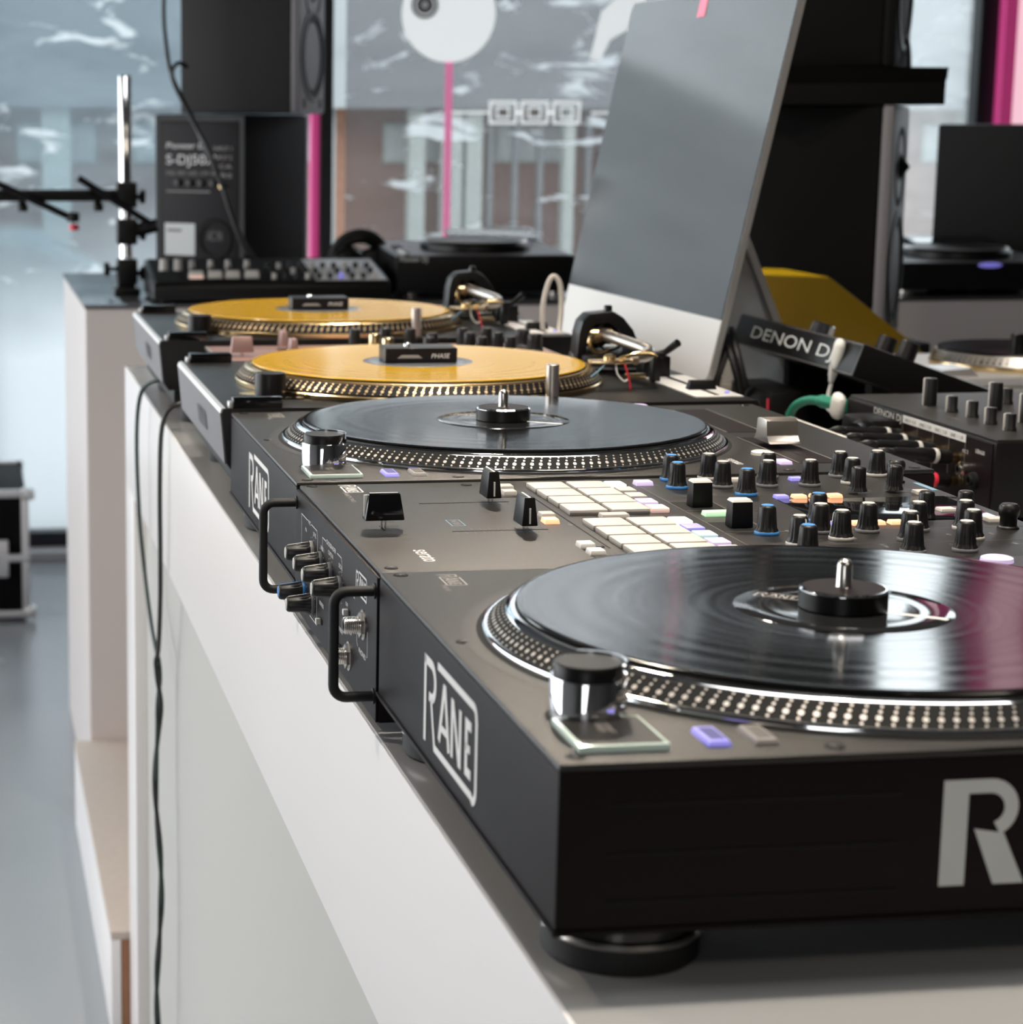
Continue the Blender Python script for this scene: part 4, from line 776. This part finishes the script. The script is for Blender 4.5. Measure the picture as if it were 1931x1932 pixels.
t = thing('yellow_stand', 'yellow lacquered wedge stand behind the slanted controller', 'stand', (860, 2090, 0)); pf = [(850, 0), (1110, 0), (1093, 18), (962, 114), (850, 119)]
mk('side_panel', MB().prism(pf, 'xz', 2068, 2082, 1), 'yellow_lacquer_shaded', t); mk('side_panel', MB().prism(pf, 'xz', 2236, 2250, 1), 'yellow_lacquer_shaded', t); mk('top_board', MB().prism([(850, 108), (850, 119.6), (963, 114.6), (1096, 18), (1088, 10), (958, 104)], 'xz', 2081, 2237), 'yellow_lacquer_lit', t)

# ------------------------------------------------------------------ speakers and stand
def speaker(label, o, w, d, h, face, back='plain', group=None, tw=.72, wf=.34, grille='speaker_baffle', side='speaker_vinyl'):
    """a box speaker looking along +X before rotation: width w along Y, depth d along X"""
    t = thing('speaker', label, 'speaker', o, world=False, group=group, rz=face)
    mk('cabinet', MB().box((-d/2, -w/2, 0), (d/2-14, w/2, h), 6), side, t)
    f = mk('baffle', MB().box((d/2-15, -w/2, 0), (d/2+4, w/2, h), 8), grille, t)
    R = Matrix.Rotation(PI/2, 4, 'Y'); r = w*.40
    T = Matrix.Translation((d/2+4, 0, h*wf)) @ R; wo = mk('woofer', MB().lathe([(r*1.1, 0), (r*1.1, 2.5), (r, 3), (r*.93, 1.2), (r*.84, 2.4), (r*.8, 0), (r*.3, -r*.32), (r*.26, -r*.2), (0, -r*.12)], 48, T=T), 'speaker_cone', t)
    mk('woofer_ring', MB().lathe([(r*1.1, 2.5), (r*1.03, 3.6), (r, 3)], 48, T=T), 'black_plastic', wo)
    T = Matrix.Translation((d/2+4, 0, h*tw)) @ R; q = w*.15; tn = mk('tweeter', MB().lathe([(q*2, 0), (q*1.9, 2), (q*1.1, -3), (q, -3.5), (q*.6, 2), (0, q*.5)], 36, T=T), 'speaker_cone', t)
    for s in (-1, 1): mk('bass_port', MB().box((d/2+3.6, s*w*.30-9, h*.035), (d/2+4.6, s*w*.30+9, h*.09), .4), 'matt_black', f)
    if back == 'panel':
        p = mk('rear_panel', MB().box((-d/2-1.5, -w/2+14, 14), (-d/2+1, w/2-14, h-16), 1), 'purple_plastic', t); X = -d/2-1.9
        bf = mk('rear_frame', MB().ribbon([(-w/2+7, 7), (w/2-7, 7), (w/2-7, h-8), (-w/2+7, h-8)], 11, (-d/2-.6, 0, 0), Yp, Zp, True), 'speaker_grey', t, 0)
        text('Pioneer DJ', (X, w*.37, h*.79), Ym, Zp, w*.46, h*.045, 'white_print', p, shear=.15); text('S-DJ50X', (X, w*.37, h*.69), Ym, Zp, w*.56, h*.075, 'white_print', p)
        for i, s in enumerate(('MODEL', 'INPUT', 'LEVEL', 'LOW', 'HIGH')): text(s, (X, w*(.37-.125*i), h*.645), Ym, Zp, w*.10, h*.022, 'grey_print', p)
        for i in range(4): mk('rear_knob', MB().lathe([(w*.035, 0), (w*.03, 8), (0, 8)], 18, T=Matrix.Translation((-d/2-1.5, w*(.24-.13*i), h*.60)) @ Matrix.Rotation(-PI/2, 4, 'Y')), 'knob_black', p)
        for i in range(4): text(('INPUT 1', 'INPUT 2', 'RCA', 'TRS')[i], (X, -w*.16, h*(.79-.052*i)), Ym, Zp, w*.2, h*.024, 'grey_print', p)
        mk('gold_socket', MB().lathe([(w*.03, 0), (w*.03, 6), (0, 6)], 16, T=Matrix.Translation((-d/2-1.5, -w*.26, h*.585)) @ Matrix.Rotation(-PI/2, 4, 'Y')), 'gold', p)
        mk('print_line', MB().box((X, -w*.12, h*.545), (X+.4, w*.37, h*.552)), 'grey_print', p)
        s_ = mk('rating_label', MB().box((X-.2, w*.05, h*.17), (X+.4, w*.39, h*.36)), 'silver_print', p); mk('label_line', MB().box((X-.5, w*.2, h*.31), (X-.1, w*.36, h*.325)), 'line_grey', s_)
        mk('mains_inlet', MB().lathe([(w*.2, 0), (w*.19, 3), (w*.15, 3), (w*.15, 0)], 40, T=Matrix.Translation((-d/2-1.5, -w*.17, h*.27)) @ Matrix.Rotation(-PI/2, 4, 'Y')), 'matt_black', p); text('AC IN', (X, -w*.09, h*.26), Ym, Zp, w*.16, h*.06, 'line_grey', p)
    return t
speaker('black speaker with lettered rear panel standing on the counter at left', (337, 3649, 0), 205, 270, 334, .939, 'panel', tw=.74)
speaker('dark grey speaker stacked on top of the lettered one', (374, 3621, 335), 205, 240, 334, -.415, side='speaker_grey')
for i, (p, lb) in enumerate(((((214, 3470, 566), (186, 3460, 575), (180, 3462, 520), (188, 3464, 440), (200, 3460, 395), (235, 3440, 320), (262, 3400, 250), (290, 3380, 180), (320, 3370, 100), (345, 3360, 60), (400, 3400, 8)), 'black cable hanging from the upper left speaker'), (((226, 3468, 424), (205, 3458, 430), (196, 3456, 400), (232, 3436, 322), (268, 3395, 245), (330, 3360, 70), (420, 3380, 6)), 'second black cable hanging behind the left speakers'))):
    single('speaker_cable', MB().tube(smooth_path(p), 4.2, 8), 'cable', lb, 'cable', p[-1])
single('speaker_plug', MB().lathe([(0, 0), (7, 0), (7, 20), (5, 32), (0, 32)], 16, T=Matrix.Translation((216, 3471, 566)) @ Matrix.Rotation(-PI/2, 4, 'Y')), 'black_plastic', 'black plug in the back of the upper left speaker', 'plug', (216, 3471, 566))

t = thing('speaker_stand', 'black floor stand with shelf holding the two right hand speakers', 'stand', (1105, 2480, -TZ))
mk('base', MB().box((960, 2360, -TZ), (1250, 2620, -TZ+24), 3), 'matt_black', t); mk('column', MB().box((1040, 2440, -TZ+20), (1170, 2540, -30), 3), 'matt_black', t); mk('lower_plate', MB().box((950, 2360, -30), (1250, 2680, -8.5), 3), 'matt_black', t)
mk('rear_post', MB().box((940, 2655, -30), (1240, 2680, 404), 2), 'matt_black', t); mk('shelf', MB().box((950, 2360, 349), (1250, 2680, 404), 2), 'matt_black', t); mk('shelf_edge', MB().prism([(950, 380), (1249, 386), (1251, 404), (950, 404)], 'xz', 2356, 2361), 'speaker_vinyl', t)
speaker('tall black speaker with grey front behind the computer', (1110, 2500, -8), 206, 244, 356, -.53, tw=.74, wf=.30)
speaker('black speaker on the stand shelf above the tall one', (1104, 2500, 404), 206, 244, 340, -.53, side='speaker_vinyl', grille='speaker_vinyl')
single('speaker_cable', MB().tube(smooth_path([(1192, 2470, 468), (1212, 2466, 466), (1230, 2462, 446), (1235, 2460, 404)]), 4.5, 8), 'cable', 'black cable looping from the upper right speaker to the shelf', 'cable', (1235, 2460, 404))

# ------------------------------------------------------------------ things on the counter
t = thing('groovebox', 'black tabletop mixer with white fader caps in front of the left speakers', 'mixer', (125, 3085, 0))
mk('case', MB().prism([(3086, 6), (3086, 30), (3092, 36), (3290, 66), (3300, 60), (3300, 6)], 'yz', 124, 556, 3), 'black_plastic', t); mk('panel', MB().prism([(3096, 37.4), (3286, 66.4), (3286, 67.4), (3096, 38.6)], 'yz', 130, 550), 'matt_black', t); mk('side_panel', MB().prism([(3098, 38.8), (3270, 65), (3270, 66.2), (3098, 40)], 'yz', 420, 550), 'alu_light', t)
for x in (150, 530):
    for y in (3110, 3280): mk('foot', MB().box((x-10, y-10, 0), (x+10, y+10, 7), 2), 'rubber', t)
for i, x in enumerate((203, 237, 269, 304)):
    f = mk('fader_cap', MB().frustum((x, 3112, 43), 27, 14, 24, 10, 14, 1.5), 'knob_white', t); mk('fader_track', MB().box((x-2, 3120, 46), (x+2, 3210, 60)), 'matt_black', f)
    if i == 0: mk('cap_stripe', MB().box((x-12, 3104.4, 43.5), (x+12, 3105.4, 49)), 'glow_pink', f)
    mk('knob', MB().lathe([(6, 0), (5, 16), (0, 16)], 18, (x, 3180, 55)), 'knob_white', t)
for x in (150, 176): mk('knob', MB().lathe([(8, 0), (7, 20), (0, 20)], 18, (x, 3170, 54)), 'knob_white', t)
for i in range(10):
    for j in range(3): mk('knob', MB().lathe([(5, 0), (4.4, 11), (0, 11.4)], 14, (345+i*20.5, 3112+j*42, 41+j*6.4)), 'knob_black' if (i+j) % 3 else ('glow_violet' if i == 6 and j == 0 else 'knob_white'), t)
t = thing('clamp_stand', 'chrome and black pole stand with clamped arms on the counter at left', 'stand', (91, 3300, 0))
mk('base_clamp', MB().box((68, 3275, 0), (116, 3330, 14), 3).box((74, 3282, 14), (108, 3318, 62), 4), 'black_plastic', t); mk('pole', MB().lathe([(0, 14), (12, 14), (12, 402), (11, 404), (0, 404)], 28, (92, 3300, 0)), 'chrome', t)
for z in (44, 118, 186): 
    c = mk('pole_clamp', MB().box((74, 3280, z-24), (112, 3322, z+24), 5), 'black_plastic', t); mk('clamp_knob', MB().lathe([(0, 0), (13, 0), (13, 9), (5, 12), (5, 24)], 9, T=Matrix.Translation((128, 3300, z-4)) @ Matrix.Rotation(-PI/2, 4, 'Y')), 'black_plastic', c)
mk('cross_arm', MB().box((-330, 3288, 174), (84, 3312, 196), 4), 'black_plastic', t); mk('clamp_knob', MB().lathe([(0, 0), (13, 0), (13, 9), (4, 12), (4, 26)], 9, T=Matrix.Translation((50, 3300, 48)) @ Matrix.Rotation(PI/2, 4, 'Y')), 'black_plastic', t)
mk('lower_arm', MB().tube([(100, 3300, 118), (134, 3292, 126), (150, 3290, 130)], 13, 12), 'black_plastic', t)
for a, b_ in (((2, 3270, 218), (138, 3284, 132)), ((-150, 3268, 210), (-10, 3280, 144))): mk('holder_rod', MB().tube([a, b_], 6.5, 10), 'purple_plastic', t)
for x, z in ((40, 168), (-100, 168)): mk('arm_screw', MB().lathe([(10, -12), (10, 0), (5, 6)], 12, (x, 3300, z)), 'black_plastic', t)
mk('rod_tip', MB().lathe([(0, -10), (12, -8), (12, 8), (0, 10)], 16, (-8, 3280, 146)), 'rubber', t); mk('warning_light', MB().lathe([(0, -7), (9, -6), (9, 4), (0, 6)], 14, (-6, 3280, 128)), 'red', t, label='small red lamp')
t = thing('headphones', 'black headphones lying in a heap between the speaker and the big player', 'headphones', (553, 3400, 0))
mk('headband', MB().tube([(553+52*cos(a), 3400-18*sin(a), 58+50*sin(a)) for a in (PI*i/24 for i in range(25))], 9, 12), 'rubber', t); mk('band_pad', MB().tube([(553+44*cos(a), 3400-18*sin(a), 54+44*sin(a)) for a in (.4+(PI-.8)*i/16 for i in range(17))], 10, 10), 'black_plastic', t)
for s in (-1, 1):
    e = mk('ear_cup', MB().lathe([(0, -14), (34, -14), (38, -8), (38, 6), (30, 14), (0, 16)], 32, T=Matrix.Translation((553+24*s, 3372+8*s, 42)) @ Matrix.Rotation(PI/2-.3*s, 4, 'X')), 'black_plastic', t); mk('ear_pad', MB().lathe([(36, -14), (38, -22), (28, -26), (22, -20)], 32, T=Matrix.Translation((553+24*s, 3372+8*s, 42)) @ Matrix.Rotation(PI/2-.3*s, 4, 'X')), 'rubber', e)
mk('soft_pouch', MB().lathe([(0, 0), (50, 0), (54, 12), (50, 30), (38, 46), (20, 56), (0, 59)], 28, (553, 3392, 4), mod=lambda a, h: 1+.05*sin(3*a+h*.1)), 'rubber', t); mk('cord', MB().tube(smooth_path([(585, 3380, 12), (572, 3345, 8), (566, 3300, 6), (562, 3220, 6), (564, 3150, 5), (566, 3120, 5)]), 5, 8), 'cable', t)

def big_player(label, o, w, d, h, rz=0):
    t = thing('media_player', label, 'player', o, world=False, rz=rz)
    mk('case', MB().prism([(0, 12), (0, h-14), (8, h-10), (d-10, h), (d, h-6), (d, 12)], 'yz', 0, w, 3), 'black_plastic', t)
    tp = mk('top_plate', MB().prism([(8, h-9.6), (d-10, h+.4), (d-10, h+1.4), (8, h-8.6)], 'yz', 5, w-5), 'speaker_baffle', t)
    j = mk('jog_wheel', MB().lathe([(105, 0), (104, 12), (98, 17), (92, 18), (0, 18)], 64, (w*.52, d*.42, h-6)), 'black_plastic', t); mk('jog_rim', MB().lathe([(99, 17), (97, 20), (93, 20)], 64, (w*.52, d*.42, h-6)), 'alu', j)
    s_ = mk('display', MB().prism([(d*.72, h+4), (d*.98, h+18), (d*.98, h+24), (d*.72, h+8)], 'yz', w*.45, w-14, 1), 'gloss_black', t)
    for x in (30, w-30):
        for y in (25, d-25): mk('foot', MB().lathe([(0, 0), (15, 0), (16, 4), (16, 12)], 22, (x, y, 0)), 'nickel', t)
    for i in range(4): mk('button', MB().lathe([(9, 0), (8, 6), (0, 7)], 18, (22, 40+i*34, h-8+i*1.6)), 'silver_print' if i < 2 else 'knob_black', t)
    return t
t = big_player('large black player with jog wheel on the counter left of the computer', (576, 3140, 0), 335, 330, 88, -.03)
text('Pioneer DJ', (6, -.6, 66), Xp, Zp, 52, 12, 'white_print', t, shear=.15)
t = big_player('black player with violet lamp on the counter at far right', (1520, 3092, 0), 345, 330, 72)
mk('front_lamp', MB().lathe([(0, 0), (24, 0), (22, 1.2), (0, 1.6)], 32, T=Matrix.Translation((184, .2, 58)) @ Matrix.Rotation(PI/2, 4, 'X') @ Matrix.Diagonal((1, .22, 1, 1))), 'glow_violet', t, label='violet glowing lamp')
speaker('dark grey speaker at the right edge behind the violet lit player', (1925, 3560, 0), 215, 240, 318, 1.12, side='speaker_grey', grille='speaker_grey')

# ------------------------------------------------------------------ small receiver boxes and looped cables behind the players
t = thing('receiver_box', 'small white receiver box with violet lamp behind the rear deck', 'receiver', (455, 1000, 0)); mk('case', MB().box((462, 965, 0), (520, 1085, 58), 3), 'black_plastic', t); mk('lid', MB().box((460, 963, 57), (522, 1087, 64), 2), 'white_plastic', t); mk('lamp', MB().lathe([(4, 64), (3, 65.6), (0, 66)], 14, (478, 1000, 0)), 'glow_violet', t)
t = thing('receiver_box', 'flat black and silver receiver box with pale looped cable between the players', 'receiver', (480, 1440, 0)); mk('case', MB().box((462, 1390, 0), (545, 1560, 46), 3), 'black_plastic', t); mk('lid', MB().box((464, 1392, 46), (543, 1558, 50), 1.5), 'alu_light', t); mk('lamp', MB().lathe([(4, 50), (3, 51.6), (0, 52)], 14, (474, 1440, 0)), 'glow_violet', t)
single('looped_cable', MB().tube(smooth_path([(480, 1500, 51), (462, 1560, 58), (436, 1600, 80), (430, 1602, 110), (434, 1604, 138), (441, 1604, 153), (449, 1602, 145), (451, 1600, 118), (446, 1590, 90), (440, 1570, 70), (470, 1540, 54), (500, 1500, 51)]), 3, 8), 'beige_cable', 'pale cable standing up in a loop beside the computer chin', 'cable', (480, 1500, 51))

# ------------------------------------------------------------------ mains leads hanging over the table edge
A = [(20, 1690, 26), (4, 1700, 30), (-12, 1728, 14), (-16, 1752, -40), (-14, 1752, -130), (-10, 1742, -190), (-8, 1715, -225), (-8, 1660, -250), (-8, 1610, -262)]
B = [(20, 1500, 26), (4, 1500, 28), (-9, 1502, 6), (-11, 1512, -60), (-10, 1522, -140), (-9, 1540, -200), (-8, 1575, -255)]
def twist(ph):
    return [(-8+(1.2+2.6*max(0, 1-abs(i-3)/3.5))*cos(ph+i*.52)+2.6*sin(i*.34+.5*sin(i*.11)), 1590+3*sin(ph+i*.52)+6*sin(i*.21), -272-i*12) for i in range(58)]
single('mains_lead', MB().tube(smooth_path(A+twist(0), 5), 2.6, 8), 'dark_green_cable', 'thin dark lead from the farthest record player, left of the twisted pair', 'cable', (20, 1690, 26))
single('mains_lead', MB().tube(smooth_path(B+twist(PI), 5), 2.6, 8), 'cable', 'thin black lead from the nearer record player, right of the twisted pair', 'cable', (20, 1500, 26))

# ------------------------------------------------------------------ ceiling lamps, unseen and assumed (above and behind the picture)
def spot(label, p, aim, power, col=(1, .88, .72)):
    t = thing('assumed_ceiling_spotlight', label, 'lamp', (p[0], p[1], HC-130), group='assumed ceiling spotlights')  # unseen lamp, assumed for the warm light from above
    mk('stem', MB().lathe([(8, -60), (8, 130)], 12, (p[0], p[1], HC-130)), 'black_plastic', t); mk('lamp_head', MB().lathe([(60, -180), (60, -40), (40, -20), (0, -20)], 28, (p[0], p[1], HC-130)), 'black_plastic', t)
    l = area('spot_glow', (p[0], p[1], HC-330), aim, 110, 110, power, col); l.data.shape = 'DISK'; l.data.spread = 1.9
spot('assumed ceiling spotlight over the mixer', (250, 350), (250, 420, 0), 9)
spot('assumed ceiling spotlight over the record players', (500, 2300), (300, 1500, 0), 7)
spot('assumed ceiling spotlight left of the table', (-1200, 1300), (0, 1200, 0), 6)
t = thing('assumed_ceiling_panel', 'assumed flat white ceiling light panel above the decks', 'lamp', (350, 330, HC-150))
mk('panel_frame', MB().box((-450, 0, HC-150), (1150, 660, HC-132), 3), 'alu', t); area('panel_glow', (350, 330, HC-156), (350, 330, 0), 1560, 620, 13, (1, .985, .96))  # unseen panel, assumed from the light on the table top
t = thing('assumed_ceiling_panel', 'assumed flat white ceiling light panel behind the near end of the table', 'lamp', (900, -1500, HC-150))
mk('panel_frame', MB().box((300, -1800, HC-150), (1500, -1200, HC-132), 3), 'alu', t); area('panel_glow', (900, -1500, HC-156), (600, -600, 0), 1160, 560, 9, (1, .88, .72))  # unseen panel added as warm fill for the deck fronts
